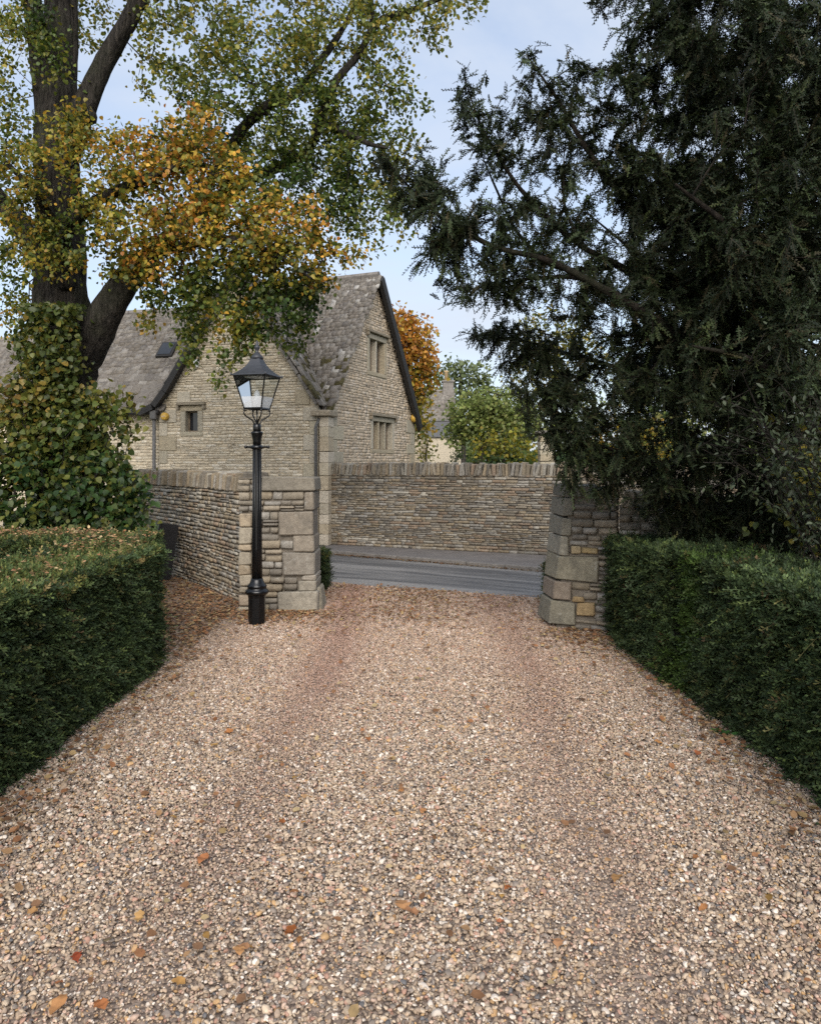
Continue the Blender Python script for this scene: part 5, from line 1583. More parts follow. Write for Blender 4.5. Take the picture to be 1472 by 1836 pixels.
# ---------------------------------------------------------------- the yew on the right
def yew_tree():
    q = np.random.default_rng(81)
    base = Vector((4.3, 6.3, 0))
    root = empty('yew_tree', base, 'huge dark yew tree spreading branches over the right side of the drive', 'tree')
    mb = MB(); L = []
    tr = catmull([(4.3, 6.3, -.1, .5), (4.28, 6.32, 1.2, .42), (4.2, 6.35, 2.6, .38), (4.1, 6.3, 4.2, .3), (4.0, 6.2, 5.8, .2), (3.9, 6.2, 7.2, .1)], 6)
    limb_mesh(mb, tr, 14, q, .1)
    def lb(*spec):
        p = limb(spec); p[:, 3] *= .55; L.append(p); limb_mesh(mb, p, 8, q, .06)
    lb((1560, 660, 6.3, .14), (1400, 640, 6.2, .11), (1250, 560, 6.1, .085), (1130, 488, 6.0, .065), (1040, 440, 5.9, .05), (960, 370, 5.85, .04), (905, 300, 5.8, .03), (860, 220, 5.8, .02), (832, 135, 5.8, .009))
    lb((1560, 520, 6.3, .13), (1400, 500, 6.2, .1), (1250, 410, 6.1, .08), (1130, 360, 6.0, .06), (1060, 280, 5.9, .045), (1000, 180, 5.9, .03), (945, 100, 5.9, .01))
    lb((1400, 640, 6.2, .1), (1260, 620, 5.7, .08), (1120, 540, 5.5, .065), (990, 470, 5.4, .05), (880, 440, 5.4, .04), (780, 380, 5.4, .028), (720, 320, 5.4, .016), (690, 285, 5.4, .008))
    lb((1500, 700, 6.3, .12), (1320, 700, 5.9, .09), (1180, 590, 5.9, .06), (1060, 505, 5.9, .045), (950, 500, 5.9, .03), (840, 520, 5.9, .012))
    lb((1500, 720, 6.3, .1), (1330, 720, 6.5, .07), (1180, 680, 6.6, .05), (1040, 640, 6.6, .035), (930, 610, 6.6, .02), (850, 600, 6.6, .008))
    lb((1500, 760, 6.3, .1), (1330, 790, 6.2, .07), (1190, 830, 6.1, .045), (1080, 800, 6.2, .03), (1000, 780, 6.3, .012))
    lb((1540, 380, 6.3, .11), (1420, 280, 6.1, .08), (1320, 180, 6.0, .06), (1240, 90, 5.9, .04), (1180, 10, 5.9, .025), (1120, -60, 5.9, .01))
    lb((1540, 300, 6.3, .1), (1460, 150, 6.1, .07), (1400, 20, 6.0, .05), (1350, -100, 6.0, .02))
    lb((1540, 560, 6.0, .1), (1400, 480, 5.2, .07), (1300, 400, 4.9, .045), (1210, 330, 4.8, .02))
    lb((1540, 700, 6.0, .1), (1420, 680, 5.0, .07), (1330, 640, 4.7, .04), (1240, 620, 4.6, .015))
    lb((1100, 480, 6.0, .05), (1000, 480, 6.1, .04), (930, 420, 6.15, .03), (890, 340, 6.2, .02), (860, 270, 6.2, .008))
    lb((1050, 445, 5.9, .03), (1015, 380, 5.8, .022), (1010, 300, 5.75, .012), (1015, 240, 5.7, .006))
    lb((1500, 640, 7.2, .1), (1300, 560, 7.4, .07), (1150, 460, 7.5, .04), (1050, 380, 7.5, .012))
    mb.obj('trunk', M['yew_bark'], root, smooth=True)
    Y = 5.9
    B = [(832, 165, 16, 50, 5.8, .2, 4.5, 0), (850, 235, 28, 45, 5.8, .3, 4.0, 0), (880, 300, 45, 50, 5.85, .4, 3.4, 0), (905, 200, 22, 40, 5.85, .3, 3.4, 0), (950, 150, 32, 60, 5.9, .3, 3.8, 0), (940, 240, 50, 50, 5.9, .4, 3.4, 0), (1000, 190, 40, 50, 5.9, .4, 3.2, 0), (1010, 270, 60, 50, 5.9, .5, 3.6, 0), (1060, 150, 40, 60, 5.9, .4, 3.2, 0), (1100, 90, 28, 45, 5.9, .3, 3.4, 0), (1130, 180, 60, 70, 6.0, .5, 3.4, 0), (1110, 270, 60, 60, 6.0, .5, 3.2, 0),
         (700, 300, 22, 28, 5.4, .2, 4.5, 0), (735, 345, 36, 40, 5.4, .3, 4.4, 0), (762, 262, 20, 28, 5.5, .2, 3.6, 0), (785, 390, 55, 50, 5.4, .4, 4.4, 0), (800, 320, 35, 30, 5.5, .3, 3.4, 0), (850, 400, 60, 50, 5.45, .4, 4.0, 0), (780, 460, 40, 40, 5.5, .3, 4.0, 0), (840, 490, 60, 45, 5.6, .4, 4.2, 0), (930, 390, 60, 50, 5.8, .5, 3.6, 0), (930, 470, 70, 50, 5.7, .5, 3.8, 0), (900, 530, 60, 25, 5.9, .4, 3.6, 0), (1020, 360, 60, 50, 5.9, .5, 3.2, 0), (1030, 450, 70, 60, 5.9, .6, 3.4, 0), (1010, 540, 80, 40, 5.9, .5, 3.6, 0),
         (1150, 340, 70, 70, 6.0, .6, 3.4, 0), (1140, 450, 80, 70, 6.0, .7, 3.4, 0), (1110, 560, 90, 60, 6.0, .7, 3.6, 0),
         (860, 603, 42, 20, 6.5, .3, 4.2, 0), (920, 625, 55, 38, 6.5, .4, 4.2, 0), (960, 680, 55, 45, 6.5, .4, 4.4, 0), (1000, 640, 60, 50, 6.5, .5, 3.6, 0), (990, 740, 45, 50, 6.4, .4, 4.4, 0), (1030, 800, 40, 55, 6.3, .4, 4.6, 0), (1080, 700, 80, 70, 6.3, .6, 4.2, 0), (1100, 790, 80, 60, 6.2, .6, 4.4, 0), (1060, 860, 55, 28, 6.3, .4, 4.6, 0), (1150, 860, 80, 40, 6.3, .5, 4.2, 0),
         (1200, 680, 100, 90, 6.0, .8, 4.2, 0), (1220, 560, 100, 90, 5.9, .9, 4.2, 0), (1230, 420, 100, 100, 5.9, .9, 4.2, 0), (1220, 280, 90, 100, 5.9, .8, 4.0, 0), (1200, 130, 80, 90, 5.9, .6, 3.8, 0), (1190, 20, 60, 60, 5.9, .5, 3.4, 0), (1100, -20, 60, 40, 5.9, .4, 2.4, 0),
         (1300, 80, 100, 110, 5.7, .9, 4.2, 0), (1420, 80, 90, 130, 5.5, .9, 4.2, 0), (1330, 250, 100, 110, 5.5, 1.0, 4.4, 0), (1430, 280, 80, 120, 5.3, .9, 4.4, 0), (1340, 440, 100, 110, 5.4, 1.0, 4.4, 0), (1440, 470, 80, 120, 5.2, .9, 4.4, 0), (1320, 600, 100, 90, 5.4, .9, 4.4, 0), (1430, 620, 80, 100, 5.1, .8, 4.4, 0), (1290, 730, 100, 80, 5.8, .8, 4.2, 0), (1400, 740, 90, 80, 5.6, .8, 3.4, 0), (1240, 820, 90, 60, 6.0, .6, 3.6, 0), (1330, 860, 80, 50, 6.0, .5, 2.6, 0), (1520, 300, 60, 400, 5.5, 1.0, 2.6, 0), (1320, -80, 150, 80, 5.8, .8, 2.6, 0),
         (1250, 925, 70, 45, 6.5, .3, 6.0, 0), (1340, 940, 80, 50, 6.3, .3, 6.0, 0), (1440, 945, 80, 55, 6.0, .3, 6.0, 0), (1180, 905, 40, 35, 6.7, .2, 4.0, 0), (1400, 870, 90, 40, 6.3, .4, 4.0, 0), (1350, 300, 170, 300, 7.6, .5, 2.2, 0), (1250, 600, 150, 220, 7.6, .4, 2.2, 0), (1430, 650, 90, 250, 7.2, .4, 2.2, 0)]
    B = [(b_[0], b_[1], b_[2], b_[3], b_[4], b_[5], b_[6] * (.62 if b_[0] < 1160 and b_[1] < 580 else .8 if b_[0] < 1160 else .9), b_[7]) for b_ in B]
    T, K = blob_points(B, q, 1.0)
    limbs = [(p[i, :3], p[i, 3]) for p in L for i in range(4, len(p))] + [(tr[i, :3], tr[i, 3]) for i in range(16, len(tr))]
    nodes, par, tips = grow(limbs, T, q, .2, .05, .2)
    link('twigs', twig_mesh('twigs', nodes, par, .0032, .45, .03), M['yew_bark'], root, 'stuff')
    O, D, Nn, Ls, C_ = [], [], [], [], []
    pc = np.array([[.017, .026, .012], [.022, .034, .014], [.013, .020, .010], [.03, .046, .017], [.042, .056, .02], [.046, .042, .02]])
    for nd_, ti in tips:
        tip = nodes[nd_]; pa = nodes[par[nd_]]
        L_ = tip - pa; dr = unit(L_)
        n = int(q.integers(14, 21))
        back = max(1.0, .26 / (np.linalg.norm(L_) + 1e-6))
        f = 1.05 - back * 1.1 * q.uniform(0, 1, n)[:, None]
        dt = dr * .75 + q.normal(0, .22, 3) + np.array([0, 0, -.22])
        O.append(pa + L_ * f + q.normal(0, .02, (n, 3)))
        D.append(dt + q.normal(0, .42, (n, 3)))
        Nn.append(q.normal(0, .5, (n, 3)) + np.array([0, -.3, .7])); Ls.append(q.uniform(.06, .15, n))
        C_.append(pc[q.choice(len(pc), n, p=[.28, .25, .2, .14, .07, .06])] * q.uniform(.6, 1.45))
    O, D, Nn, Ls, C_ = map(np.concatenate, (O, D, Nn, Ls, C_))
    link('crown', sprays('crown', O, D, Nn, Ls, 12, .025, .0062, C_, q, stem=.003), M['needle'], root, 'stuff')
    pass
yew_tree()

# ---------------------------------------------------------------- clipped hedges
def hedge(name, label, boxes, q, dens, top_litter=False, spray=.075, cat='hedge', lumps=.05, holes=None, bright=1.6, litter_part=True, nl=.033, nw=.0068, cull=None, strip=None, dark_top=False):
    """boxes: (x0,x1,y0,y1,h, rot, cx, cy); foliage on every outer face"""
    cx0 = (boxes[0][0] + boxes[0][1]) / 2; cy0 = (boxes[0][2] + boxes[0][3]) / 2
    root = empty(name, (cx0, cy0, 0), label, cat)
    P, N_ = [], []
    mb = MB()
    for (x0, x1, y0, y1, h) in boxes:
        i_ = .07
        mb.hexa([Vector((x0 + i_, y0 + i_, -.05)), Vector((x1 - i_, y0 + i_, -.05)), Vector((x1 - i_, y1 - i_, -.05)), Vector((x0 + i_, y1 - i_, -.05)),
                 Vector((x0 + i_, y0 + i_, h - i_)), Vector((x1 - i_, y0 + i_, h - i_)), Vector((x1 - i_, y1 - i_, h - i_)), Vector((x0 + i_, y1 - i_, h - i_))])
        for (A, n_) in (((x1 - x0) * (y1 - y0), 'T'), ((y1 - y0) * h, 'L'), ((y1 - y0) * h, 'R'), ((x1 - x0) * h, 'F'), ((x1 - x0) * h, 'B')):
            k = int(A * dens)
            a, b = q.uniform(0, 1, k), q.uniform(0, 1, k)
            if n_ == 'T': p = np.stack([x0 + a * (x1 - x0), y0 + b * (y1 - y0), np.full(k, h)], 1); nn_ = np.tile([0, 0, 1.0], (k, 1))
            elif n_ == 'L': p = np.stack([np.full(k, x0), y0 + a * (y1 - y0), b * h], 1); nn_ = np.tile([-1.0, 0, 0], (k, 1))
            elif n_ == 'R': p = np.stack([np.full(k, x1), y0 + a * (y1 - y0), b * h], 1); nn_ = np.tile([1.0, 0, 0], (k, 1))
            elif n_ == 'F': p = np.stack([x0 + a * (x1 - x0), np.full(k, y0), b * h], 1); nn_ = np.tile([0, -1.0, 0], (k, 1))
            else: p = np.stack([x0 + a * (x1 - x0), np.full(k, y1), b * h], 1); nn_ = np.tile([0, 1.0, 0], (k, 1))
            # drop points inside another box
            ok = np.ones(k, bool)
            for bx in boxes:
                if bx is (x0, x1, y0, y1, h): continue
                if (bx[0], bx[1], bx[2], bx[3]) == (x0, x1, y0, y1): continue
                ok &= ~((p[:, 0] > bx[0] + .02) & (p[:, 0] < bx[1] - .02) & (p[:, 1] > bx[2] + .02) & (p[:, 1] < bx[3] - .02) & (p[:, 2] < bx[4] - .02))
            # rounded shoulders
            P.append(p[ok]); N_.append(nn_[ok])
    mb.obj('hedge_core', M['core'], root)
    P, N_ = np.concatenate(P), np.concatenate(N_)
    if cull is not None:
        ok = cull(P, N_); P, N_ = P[ok], N_[ok]
    n = len(P)
    lump = .022 * fbm2(P[:, 0] * .9 + P[:, 1] * .6 + P[:, 2] * .3, P[:, 2] * 1.0 + P[:, 1] * .8 - P[:, 0] * .5, 24.0, 29) + .9 * lumps * (fbm2(P[:, 0] * 1.0 + P[:, 2] * .7, P[:, 1] + P[:, 2] * 1.3, 4.0, 17) * .6 + .5 * fbm2(P[:, 1] * 1.2 - P[:, 2], P[:, 2] * 1.1 + P[:, 0], 9.0, 19))
    P = P + N_ * (lump - .03)[:, None]
    hmax = max(b[4] for b in boxes)
    P[:, 2] = np.maximum(P[:, 2], .03)
    dr = N_ * .75 + q.normal(0, .45, (n, 3)) + np.array([0, 0, .05])
    nr = q.normal(0, .5, (n, 3)) + np.array([0, 0, .8]) + N_ * .2
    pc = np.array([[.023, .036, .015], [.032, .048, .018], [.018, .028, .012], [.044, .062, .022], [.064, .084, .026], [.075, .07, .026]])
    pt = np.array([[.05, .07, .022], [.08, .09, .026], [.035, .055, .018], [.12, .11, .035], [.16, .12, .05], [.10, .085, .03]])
    ch = q.choice(6, n, p=[.3, .27, .2, .14, .06, .03])
    col = pc[ch]
    patch = fbm2(P[:, 0] + P[:, 2] * .9, P[:, 1] + P[:, 2] * .6, 3.2, 33)
    col = col * (1 + .35 * np.clip(patch, -1, 1))[:, None]
    dry = (fbm2(P[:, 1] * 1.3, P[:, 2] * 1.5 + P[:, 0], 7.0, 35) > 1.05) & (q.random(n) < .5)
    col[dry] = np.array([.075, .05, .025])
    topm = (N_[:, 2] > .5)
    if not dark_top: col[topm] = pt[q.choice(6, topm.sum(), p=[.3, .25, .2, .12, .06, .07])]  # yew's shade put into the colour: a dark top skips the paler palette
    col = col * q.uniform(.8, 1.25, (n, 1)) * bright
    if strip: col[np.abs(P[:, 1] - strip + .25 * (P[:, 2] - .6)) < .16 + .08 * q.normal(0, 1, n)] = np.array([.06, .10, .022])
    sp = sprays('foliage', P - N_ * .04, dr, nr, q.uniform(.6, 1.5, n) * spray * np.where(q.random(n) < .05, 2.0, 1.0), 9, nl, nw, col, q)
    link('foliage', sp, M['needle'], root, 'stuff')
    return root
qh = np.random.default_rng(91)
def cullL(P, N): return ~((N[:, 0] < -.5) & (P[:, 1] < 5.5)) & (P[:, 1] > 1.2)
hedge('clipped_hedge', 'clipped yew hedge on the left turning a corner with brown leaves on its flat top',
      [(-2.84, -2.08, .6, 6.1, 1.0), (-2.98, -2.42, 5.95, 6.7, 1.0), (-7.0, -2.5, 6.5, 7.3, 1.0)], qh, 2900, cull=lambda P, N: (P[:, 1] > 1.4) & (P[:, 0] > -5.4), lumps=.05)
hedge('clipped_hedge', 'clipped dark green yew hedge along the right of the drive meeting the right pillar',
      [(2.03, 3.0, .6, 6.0, 1.03), (1.93, 2.9, 5.6, 7.15, .98)], qh, 2900, cull=lambda P, N: (P[:, 1] > 1.6) & (P[:, 0] < 2.8), lumps=.06, strip=5.35, dark_top=True)
hedge('clipped_shrub', 'small clipped evergreen between the left pillar and the road', [(-2.0, -1.13, 9.55, 10.1, .5)], qh, 3200, lumps=.02, cat='shrub', bright=1.4)
hedge('clipped_shrub', 'small clipped evergreen between the right pillar and the road', [(1.66, 2.6, 8.55, 9.0, .47)], qh, 3200, lumps=.02, cat='shrub', bright=1.4)

# ---------------------------------------------------------------- other shrubs and the trees beyond
def simple_tree(name, label, cat, x, y_base_z, Yd, blobs, pal, trunk=True, tr_px=None, leaf=(.08, .14), seed=1, per=(8, 14), spread=.16, group=None, r0=.12, shape=HEART, transl_mat='leaf'):
    q = np.random.default_rng(seed)
    b = at(x, 830, Yd); b.z = y_base_z
    root = empty(name, b, label, cat, group)
    T, K = blob_points(blobs, q)
    cx, cz = np.mean(T[:, 0]), np.mean(T[:, 2])
    mb = MB()
    top = np.array([cx, Yd, cz])
    pth = catmull([(b.x, b.y, y_base_z - .1, r0), (b.x * .7 + cx * .3 + .05, Yd, y_base_z + (cz - y_base_z) * .45, r0 * .8), (cx, Yd, cz, r0 * .5), (cx + .1, Yd, np.max(T[:, 2]) * .9 + cz * .1, r0 * .15)], 5)
    limb_mesh(mb, pth, 9, q, .06)
    mb.obj('trunk', M['bark'], root, smooth=True)
    limbs = [(p[:3], p[3]) for p in pth[4:]]
    nodes, par, tips = grow(limbs, T, q, .5, .05, .25)
    link('twigs', twig_mesh('twigs', nodes, par, r0 * .05, .45, r0 * .5), M['bark'], root, 'stuff')
    P, A, N_, S_, C_ = [], [], [], [], []
    for nd_, ti in tips:
        tip = nodes[nd_]; pa = nodes[par[nd_]]
        n = int(q.integers(*per)); pc = np.array(pal[K[ti]])
        base = tip + q.normal(0, spread, (n, 3))
        P.append(base); A.append(q.normal(0, .6, (n, 3)) + np.array([0, 0, -.3])); N_.append(q.normal(0, .6, (n, 3)) + np.array([0, -.3, .7]))
        S_.append(q.uniform(*leaf, n)); C_.append(pc[q.integers(len(pc), size=n)] * q.uniform(.75, 1.25, (n, 1)) * q.uniform(.85, 1.15))
    link('crown', leaf_mesh('crown', np.concatenate(P), np.concatenate(A), np.concatenate(N_), np.concatenate(S_), np.concatenate(C_), shape), M[transl_mat], root, 'stuff')
    return root
ORG = [[.50, .20, .03], [.45, .25, .035], [.55, .28, .06], [.38, .16, .03], [.42, .30, .04]]
YEL = [[.34, .25, .03], [.22, .20, .03], [.42, .26, .04], [.15, .16, .03]]
GRN = [[.21, .26, .07], [.25, .30, .08], [.16, .205, .055], [.30, .31, .10]]
PALE = [[.16, .19, .075], [.20, .23, .09], [.12, .155, .06]]
DKG = [[.03, .055, .018], [.045, .075, .02], [.06, .09, .025]]
GLD = [[.22, .20, .035], [.15, .16, .03], [.28, .22, .05], [.10, .12, .028]]
simple_tree('maple_tree', 'orange and gold autumn tree rising behind the side gable of the house', 'tree', 722, 0, 27,
    [(705, 600, 45, 55, 27, .9, 16, 0), (735, 620, 42, 55, 27, .9, 16, 0), (755, 660, 30, 45, 27, .7, 16, 0), (735, 690, 42, 45, 27, .8, 16, 1), (740, 745, 32, 45, 27, .7, 16, 1), (745, 790, 30, 30, 27, .6, 6, 2)], {0: ORG, 1: YEL, 2: GLD}, leaf=(.10, .17), seed=101, r0=.16)
simple_tree('ash_tree', 'pale green rounded tree far behind the cottage chimney', 'tree', 830, 0, 52,
    [(800, 680, 38, 32, 52, 1.2, 12, 0), (840, 670, 38, 28, 52, 1.2, 12, 0), (855, 700, 32, 28, 52, 1.0, 12, 0), (820, 715, 45, 22, 52, 1, 10, 0)], {0: PALE}, leaf=(.18, .3), seed=102, spread=.3, r0=.25)
simple_tree('apple_tree', 'low spreading green apple tree beyond the roadside wall', 'tree', 832, 0, 21,
    [(850, 745, 45, 35, 21, .9, 30, 0), (890, 735, 50, 35, 21, 1.0, 30, 0), (930, 760, 40, 32, 21, .9, 30, 0), (825, 775, 26, 26, 21, .6, 22, 0), (880, 770, 60, 22, 21, .8, 22, 0), (955, 780, 25, 25, 21, .6, 6, 1)], {0: GRN, 1: GLD}, leaf=(.07, .12), seed=103, r0=.13, spread=.13)
simple_tree('golden_shrub', 'yellow green shrub under the apple tree just above the wall', 'shrub', 905, 0, 18.5,
    [(880, 800, 30, 22, 18.5, .5, 10, 0), (915, 795, 32, 24, 18.5, .5, 10, 0), (945, 805, 20, 20, 18.5, .4, 9, 0), (900, 830, 50, 20, 18.5, .5, 6, 1)], {0: [[.30, .28, .03], [.22, .22, .03], [.36, .28, .04], [.12, .14, .03]], 1: DKG}, leaf=(.07, .12), seed=104, r0=.05, spread=.12)
simple_tree('box_ball', 'small round clipped green bush behind the roadside wall', 'bush', 850, 0, 19.5,
    [(850, 810, 14, 12, 19.5, .2, 26, 0), (850, 835, 15, 20, 19.5, .2, 16, 0)], {0: GRN}, leaf=(.03, .05), seed=105, r0=.03, spread=.05, per=(12, 20))
simple_tree('box_ball', 'dark low bush behind the roadside wall beside the apple trunk', 'bush', 818, 0, 20,
    [(816, 816, 12, 9, 20, .2, 26, 0), (816, 835, 13, 20, 20, .2, 16, 0)], {0: DKG}, leaf=(.03, .05), seed=106, r0=.03, spread=.05, per=(12, 20))
simple_tree('garden_shrub', 'thin pale shrub beside the house corner behind the roadside wall', 'shrub', 757, 0, 20.5,
    [(757, 800, 14, 24, 20.5, .3, 9, 0), (770, 815, 14, 12, 20.5, .3, 8, 0)], {0: GLD}, leaf=(.05, .09), seed=107, r0=.03, spread=.08)
simple_tree('lime_tree', 'golden green tree seen through the lower yew branches', 'tree', 985, 0, 30,
    [(985, 610, 60, 55, 30, 1.5, 7, 0), (1030, 650, 60, 60, 30, 1.5, 7, 0), (960, 680, 50, 55, 30, 1.4, 6, 0), (1010, 740, 70, 50, 30, 1.4, 6, 1)], {0: GLD, 1: GRN}, leaf=(.11, .18), seed=108, r0=.2, spread=.22)
simple_tree('oak_tree', 'green tree standing far right behind the yew crown', 'tree', 1270, 0, 24,
    [(1200, 680, 90, 80, 24, 1.6, 5, 0), (1320, 640, 110, 110, 24, 1.6, 5, 0), (1260, 770, 120, 60, 24, 1.5, 5, 1), (1420, 740, 90, 80, 24, 1.4, 5, 0)], {0: DKG, 1: GRN}, leaf=(.12, .2), seed=109, r0=.22, spread=.25)
simple_tree('beech_tree', 'rusty leaved young tree glimpsed behind the right pillar under the yew', 'tree', 1120, 0, 16,
    [(1090, 790, 40, 45, 16, .7, 6, 0), (1150, 800, 50, 45, 16, .7, 6, 0), (1120, 845, 60, 30, 16, .6, 6, 1)], {0: YEL, 1: GLD}, leaf=(.07, .12), seed=110, r0=.09, spread=.14)

# pale leaved shrub below the yew, and the yellow-green one at the right edge
def arching_shrub(name, label, seed, base, tips_px, pal, leaf, nper, shape):
    q = np.random.default_rng(seed)
    root = empty(name, base, label, 'shrub')
    mb = MB(); P, A, N_, S_, C_ = [], [], [], [], []
    pc = np.array(pal)
    for (x, y, Y) in tips_px:
        tip = np.array(at(x, y, Y)); b = np.array(base) + q.normal(0, .12, 3) * np.array([1, 1, 0]); b[2] = -.05
        mid = b * .45 + tip * .55 + np.array([0, 0, .35]) + q.normal(0, .1, 3)
        pth = catmull([(*b, .014), (*(b * .8 + mid * .2 + np.array([0, 0, .25])), .012), (*mid, .008), (*tip, .003)], 6)
        limb_mesh(mb, pth, 5, q, .04)
        for k in range(8, len(pth)):
            for _ in range(3):
                side = pth[k, :3] + q.normal(0, .13, 3)
                mb.tube([pth[k, :3], side], .0022, 3, caps=False)
                n = nper
                base_ = pth[k, :3] + (side - pth[k, :3]) * q.uniform(.3, 1.3, n)[:, None] + q.normal(0, .025, (n, 3))
                P.append(base_); A.append(unit(side - pth[k, :3]) * .6 + q.normal(0, .45, (n, 3)) + np.array([0, -.1, -.2])); N_.append(q.normal(0, .35, (n, 3)) + np.array([0, -.35, .8]))
                S_.append(q.uniform(*leaf, n)); C_.append(pc[q.integers(len(pc), size=n)] * q.uniform(.75, 1.25, (n, 1)))
    mb.obj('stem', M['bark'], root)
    link('foliage', leaf_mesh('foliage', np.concatenate(P), np.concatenate(A), np.concatenate(N_), np.concatenate(S_), np.concatenate(C_), shape), M['leaf'], root, 'stuff')
qs = np.random.default_rng(120)
arching_shrub('elder_shrub', 'pale grey green shrub with arching stems under the yew at the right edge', 121, (3.3, 4.9, 0),
    [(1330, 670, 4.7), (1400, 690, 4.6), (1450, 700, 4.4), (1290, 780, 4.8), (1350, 740, 4.6), (1420, 760, 4.5), (1470, 720, 4.3), (1320, 830, 4.8), (1380, 800, 4.6), (1440, 790, 4.4), (1500, 770, 4.4), (1310, 720, 4.9), (1370, 850, 4.8)],
    [[.05, .07, .035], [.075, .095, .05], [.035, .05, .025], [.13, .155, .10], [.05, .065, .025]], (.03, .058), 5, LANCE)
arching_shrub('currant_shrub', 'yellowing green shrub low at the right edge behind the hedge', 122, (3.7, 5.6, 0),
    [(1420, 820, 5.3), (1460, 800, 5.2), (1440, 870, 5.2), (1490, 850, 5.2), (1400, 890, 5.4), (1470, 910, 5.2), (1430, 780, 5.3), (1450, 840, 5.4)],
    [[.16, .15, .025], [.10, .12, .022], [.22, .18, .03], [.06, .08, .02]], (.04, .07), 5, HEART)

# distant wood: one dark green mass along the horizon
q = np.random.default_rng(130)
n = 9000
ang = q.uniform(-1.0, 1.0, n); dist = q.uniform(150, 170, n)
hgt = 5.5 + 2.2 * np.sin(ang * 23) + 1.2 * np.sin(ang * 57 + 1)
P = np.stack([np.sin(ang) * dist, np.cos(ang) * dist, np.sqrt(q.uniform(0, 1, n)) * hgt], 1)
me = leaf_mesh('distant_wood', P, q.normal(0, 1, (n, 3)), q.normal(0, .5, (n, 3)) + np.array([0, -1, .4]), q.uniform(1.2, 2.6, n), np.array(DKG)[q.integers(3, size=n)] * 1.3)
o = link('distant_wood', me, M['leaf']); tag(o, 'dark wood along the horizon beyond the village', 'wood', kind='stuff')

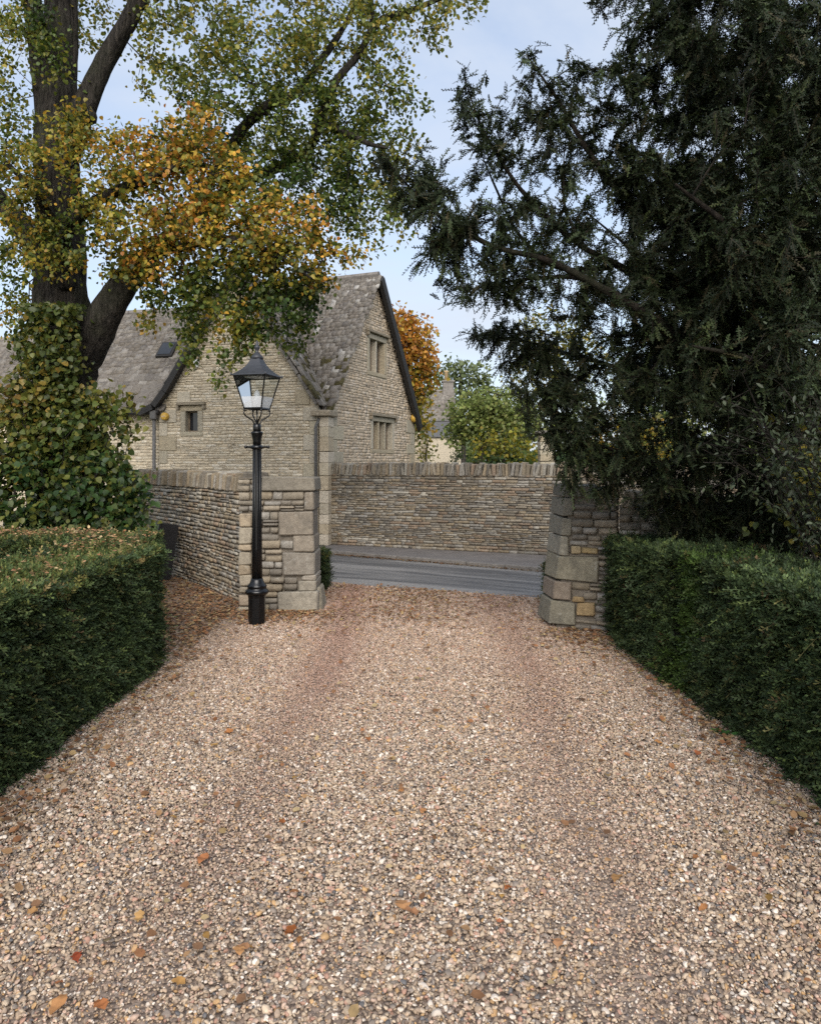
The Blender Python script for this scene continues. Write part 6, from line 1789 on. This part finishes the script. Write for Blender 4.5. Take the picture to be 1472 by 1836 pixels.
# ---------------------------------------------------------------- fallen leaves
CURL = np.array([(0, 0, 0), (.2, .32, .10), (.6, .34, .14), (1, 0, .12), (.6, -.34, .10), (.2, -.32, .12)])
def litter():
    q = np.random.default_rng(141)
    X, Y, Z = [], [], []
    def add(n, fx, fy, z=0.012):
        X.append(fx(n)); Y.append(fy(n)); Z.append(np.full(n, z) + q.uniform(0, .012, n))
    add(6000, lambda n: -2.0 - q.beta(1.1, 1.6, n) * 1.9, lambda n: q.uniform(6.3, 10.9, n))     # corner by the wall
    add(900, lambda n: q.normal(-1.5, .45, n), lambda n: 8.3 - np.abs(q.normal(0, .3, n)))        # pillar foot
    add(500, lambda n: q.normal(1.7, .25, n), lambda n: 7.4 - np.abs(q.normal(0, .5, n)))
    add(2600, lambda n: q.uniform(-2.2, 2.1, n), lambda n: 7 + 3.1 * q.beta(1.6, 1.0, n))
    add(700, lambda n: q.normal(.05, .3, n), lambda n: q.uniform(7.8, 9.9, n))
    add(420, lambda n: 1.97 - np.abs(q.normal(0, .12, n)), lambda n: q.uniform(2.5, 7.2, n))      # hedge foot
    add(380, lambda n: -2.02 + np.abs(q.normal(0, .15, n)), lambda n: q.uniform(2.5, 6.6, n))
    add(520, lambda n: q.uniform(-2.2, 2.1, n), lambda n: 2 + 6 * q.beta(1.3, 1.0, n))
    X, Y, Z = map(np.concatenate, (X, Y, Z))
    # keep leaves out of the walls, on the drive only
    ok = inside_poly(poly, X, Y)
    wl_x = np.interp(Y, [8.74, 10.0, 11.02, 11.85], [-2.0, -2.86, -3.62, -4.3]) - .06
    ok &= ~((Y > 8.7) & (X < wl_x + .0) & False)
    ok &= ~((X > -2.02) & (X < -.98) & (Y > 8.28) & (Y < 9.0))
    side = (X - wl_x)
    ok &= ~((Y > 8.74) & (X > wl_x - .0) & (X < -1.5))
    X, Y, Z = X[ok], Y[ok], Z[ok]
    n = len(X)
    P = np.stack([X, Y, Z], 1)
    pc = np.array([[.31, .16, .08], [.25, .13, .065], [.37, .22, .11], [.20, .11, .06], [.39, .27, .13], [.32, .15, .07], [.43, .32, .17]])
    C_ = pc[q.integers(len(pc), size=n)] * q.uniform(.7, 1.2, (n, 1))
    me = leaf_mesh('leaf_litter', P, np.stack([q.normal(0, 1, n), q.normal(0, 1, n), q.normal(0, .12, n)], 1), np.stack([q.normal(0, .3, n), q.normal(0, .3, n), np.ones(n)], 1), q.uniform(.025, .05, n), C_, CURL)
    o = link('leaf_litter', me, M['litter']); tag(o, 'small brown and orange leaves littering the gravel by the walls', 'leaf litter', kind='stuff')
    # litter on the left hedge top
    n = 2400
    X = np.where(q.random(n) < .62, q.uniform(-5.0, -2.15, n), q.uniform(-2.85, -2.15, n)); Y = np.where(X < -2.9, q.uniform(6.6, 7.2, n), np.where(X < -2.3, q.uniform(2.5, 6.9, n), q.uniform(2.5, 6.0, n)))
    k = np.where((Y < 5.6) & (q.random(n) < .75), False, True)
    X, Y = X[k], Y[k]; n = len(X)
    P = np.stack([X, Y, np.full(n, 1.03) + q.uniform(0, .035, n)], 1)
    C_ = (pc * 1.05)[q.integers(len(pc), size=n)] * q.uniform(.8, 1.3, (n, 1))
    me = leaf_mesh('hedge_top_litter', P, np.stack([q.normal(0, 1, n), q.normal(0, 1, n), q.normal(0, .15, n)], 1), np.stack([q.normal(0, .35, n), q.normal(0, .35, n), np.ones(n)], 1), q.uniform(.018, .036, n), C_, CURL)
    o = link('hedge_top_litter', me, M['litter']); tag(o, 'dry brown leaves lying on top of the left hedge', 'leaf litter', kind='stuff')
    # gutter litter along the kerb
    n = 1600
    f = q.uniform(0, 1, n)
    p0, p1 = np.array([-1.42, 14.05]), np.array([3.47, 11.18])
    xy = p0 + (p1 - p0) * f[:, None] + np.array([-.4, -.9]) * np.abs(q.normal(0, .07, n))[:, None] + np.array([-.05, -.12])
    P = np.concatenate([xy, (Z_ROAD + .008 + q.uniform(0, .015, n))[:, None]], 1)
    C_ = pc[q.integers(len(pc), size=n)] * q.uniform(.5, .9, (n, 1))
    me = leaf_mesh('gutter_litter', P, np.stack([q.normal(0, 1, n), q.normal(0, 1, n), q.normal(0, .1, n)], 1), np.stack([q.normal(0, .3, n), q.normal(0, .3, n), np.ones(n)], 1), q.uniform(.018, .036, n), C_, CURL)
    o = link('gutter_litter', me, M['litter']); tag(o, 'brown leaves gathered in the gutter along the far kerb', 'leaf litter', kind='stuff')
litter()

# single leaves that can be picked out on the near gravel
def leaf_shape(i):
    q = np.random.default_rng(400 + i)
    n = 9
    rows = []
    for a in np.linspace(0, 1, n):
        w = .36 * math.sin(math.pi * a ** .75) * (1 + .18 * q.normal()) + .012
        if i % 2: w *= 1 + .35 * math.cos(a * 18)
        rows.append((a, w, .10 * math.sin(a * 3 + i) + .05 * q.normal()))
    v, f = [], []
    for a, w, h in rows:
        v += [(a - .5, w, h + .10 * w * 3), (a - .5, 0, h), (a - .5, -w, h + .06 * w * 3)]
    for k in range(n - 1):
        for s in (0, 1): f.append((k * 3 + s, k * 3 + s + 1, k * 3 + s + 4, k * 3 + s + 3))
    return np_mesh('leaf_shape', np.array(v), np.array(f), np.ones((len(v), 3)))
LEAVES = [leaf_shape(i) for i in range(4)]
for me in LEAVES: me.materials.append(M['litter'])
qf = np.random.default_rng(151)
known = [(520, 1675, .085, (.30, .10, .03)), (365, 1545, .11, (.42, .17, .07)), (105, 1810, .12, (.48, .24, .10)), (180, 1812, .09, (.42, .16, .06)), (138, 1725, .06, (.24, .05, .02)), (430, 1712, .08, (.46, .24, .10)),
         (720, 1630, .10, (.42, .22, .10)), (740, 1640, .09, (.40, .2, .1)), (910, 1600, .06, (.36, .12, .04)), (505, 1480, .06, (.34, .12, .04)), (235, 1518, .06, (.44, .25, .06)), (410, 1315, .10, (.40, .17, .06)), (385, 1340, .09, (.46, .27, .09)), (530, 1400, .06, (.42, .25, .08)), (1105, 1583, .10, (.40, .22, .09)),
         (875, 1370, .08, (.36, .12, .05)), (1250, 1355, .09, (.40, .14, .06)), (1300, 1368, .07, (.30, .07, .03)), (1180, 1335, .08, (.45, .22, .08)), (660, 1330, .07, (.36, .14, .05)), (760, 1460, .07, (.42, .2, .08)), (1260, 1635, .07, (.4, .18, .07)), (1000, 1700, .07, (.38, .2, .1)), (250, 1650, .07, (.44, .26, .1)), (60, 1640, .07, (.4, .22, .09)), (320, 1770, .07, (.44, .24, .08))]
for k in range(20):
    known.append((qf.uniform(60, 1400), qf.uniform(1210, 1800), qf.uniform(.035, .06), tuple(np.array([.38, .17, .065]) * qf.uniform(.6, 1.25) * np.array([1, qf.uniform(.8, 1.3), 1]))))
for (x, y, s, c) in known:
    p = gp(x, y)
    if abs(p.x) > 2.0: continue
    o = bpy.data.objects.new('fallen_leaf', LEAVES[qf.integers(4)]); COL.objects.link(o)
    o.location = (p.x, p.y, .017)
    s *= .68
    o.scale = (s, s, s)
    o.rotation_euler = (qf.normal(0, .15), qf.normal(0, .15), qf.uniform(0, 6.28))
    o.color = (*c, 1)
    tag(o, 'dry brown fallen leaf lying alone on the gravel', 'leaf', 'fallen leaves on the gravel')

# small weed at the foot of the right hedge
wq = np.random.default_rng(161)
wp = gp(1300, 1318)
n = 26
a = wq.uniform(0, 6.28, n)
ax = np.stack([np.cos(a), np.sin(a), wq.uniform(.1, .5, n)], 1)
me = leaf_mesh('weed', np.tile(np.array([wp.x, wp.y, .01]), (n, 1)) + wq.normal(0, .02, (n, 3)) * np.array([1.6, 1, .1]), ax, wq.normal(0, .2, (n, 3)) + np.array([0, 0, 1]), wq.uniform(.03, .06, n), np.array([[.05, .14, .025]]) * wq.uniform(.7, 1.3, (n, 1)), LANCE)
tag(link('weed', me, M['leaf']), 'little bright green weed growing at the foot of the right hedge', 'weed')
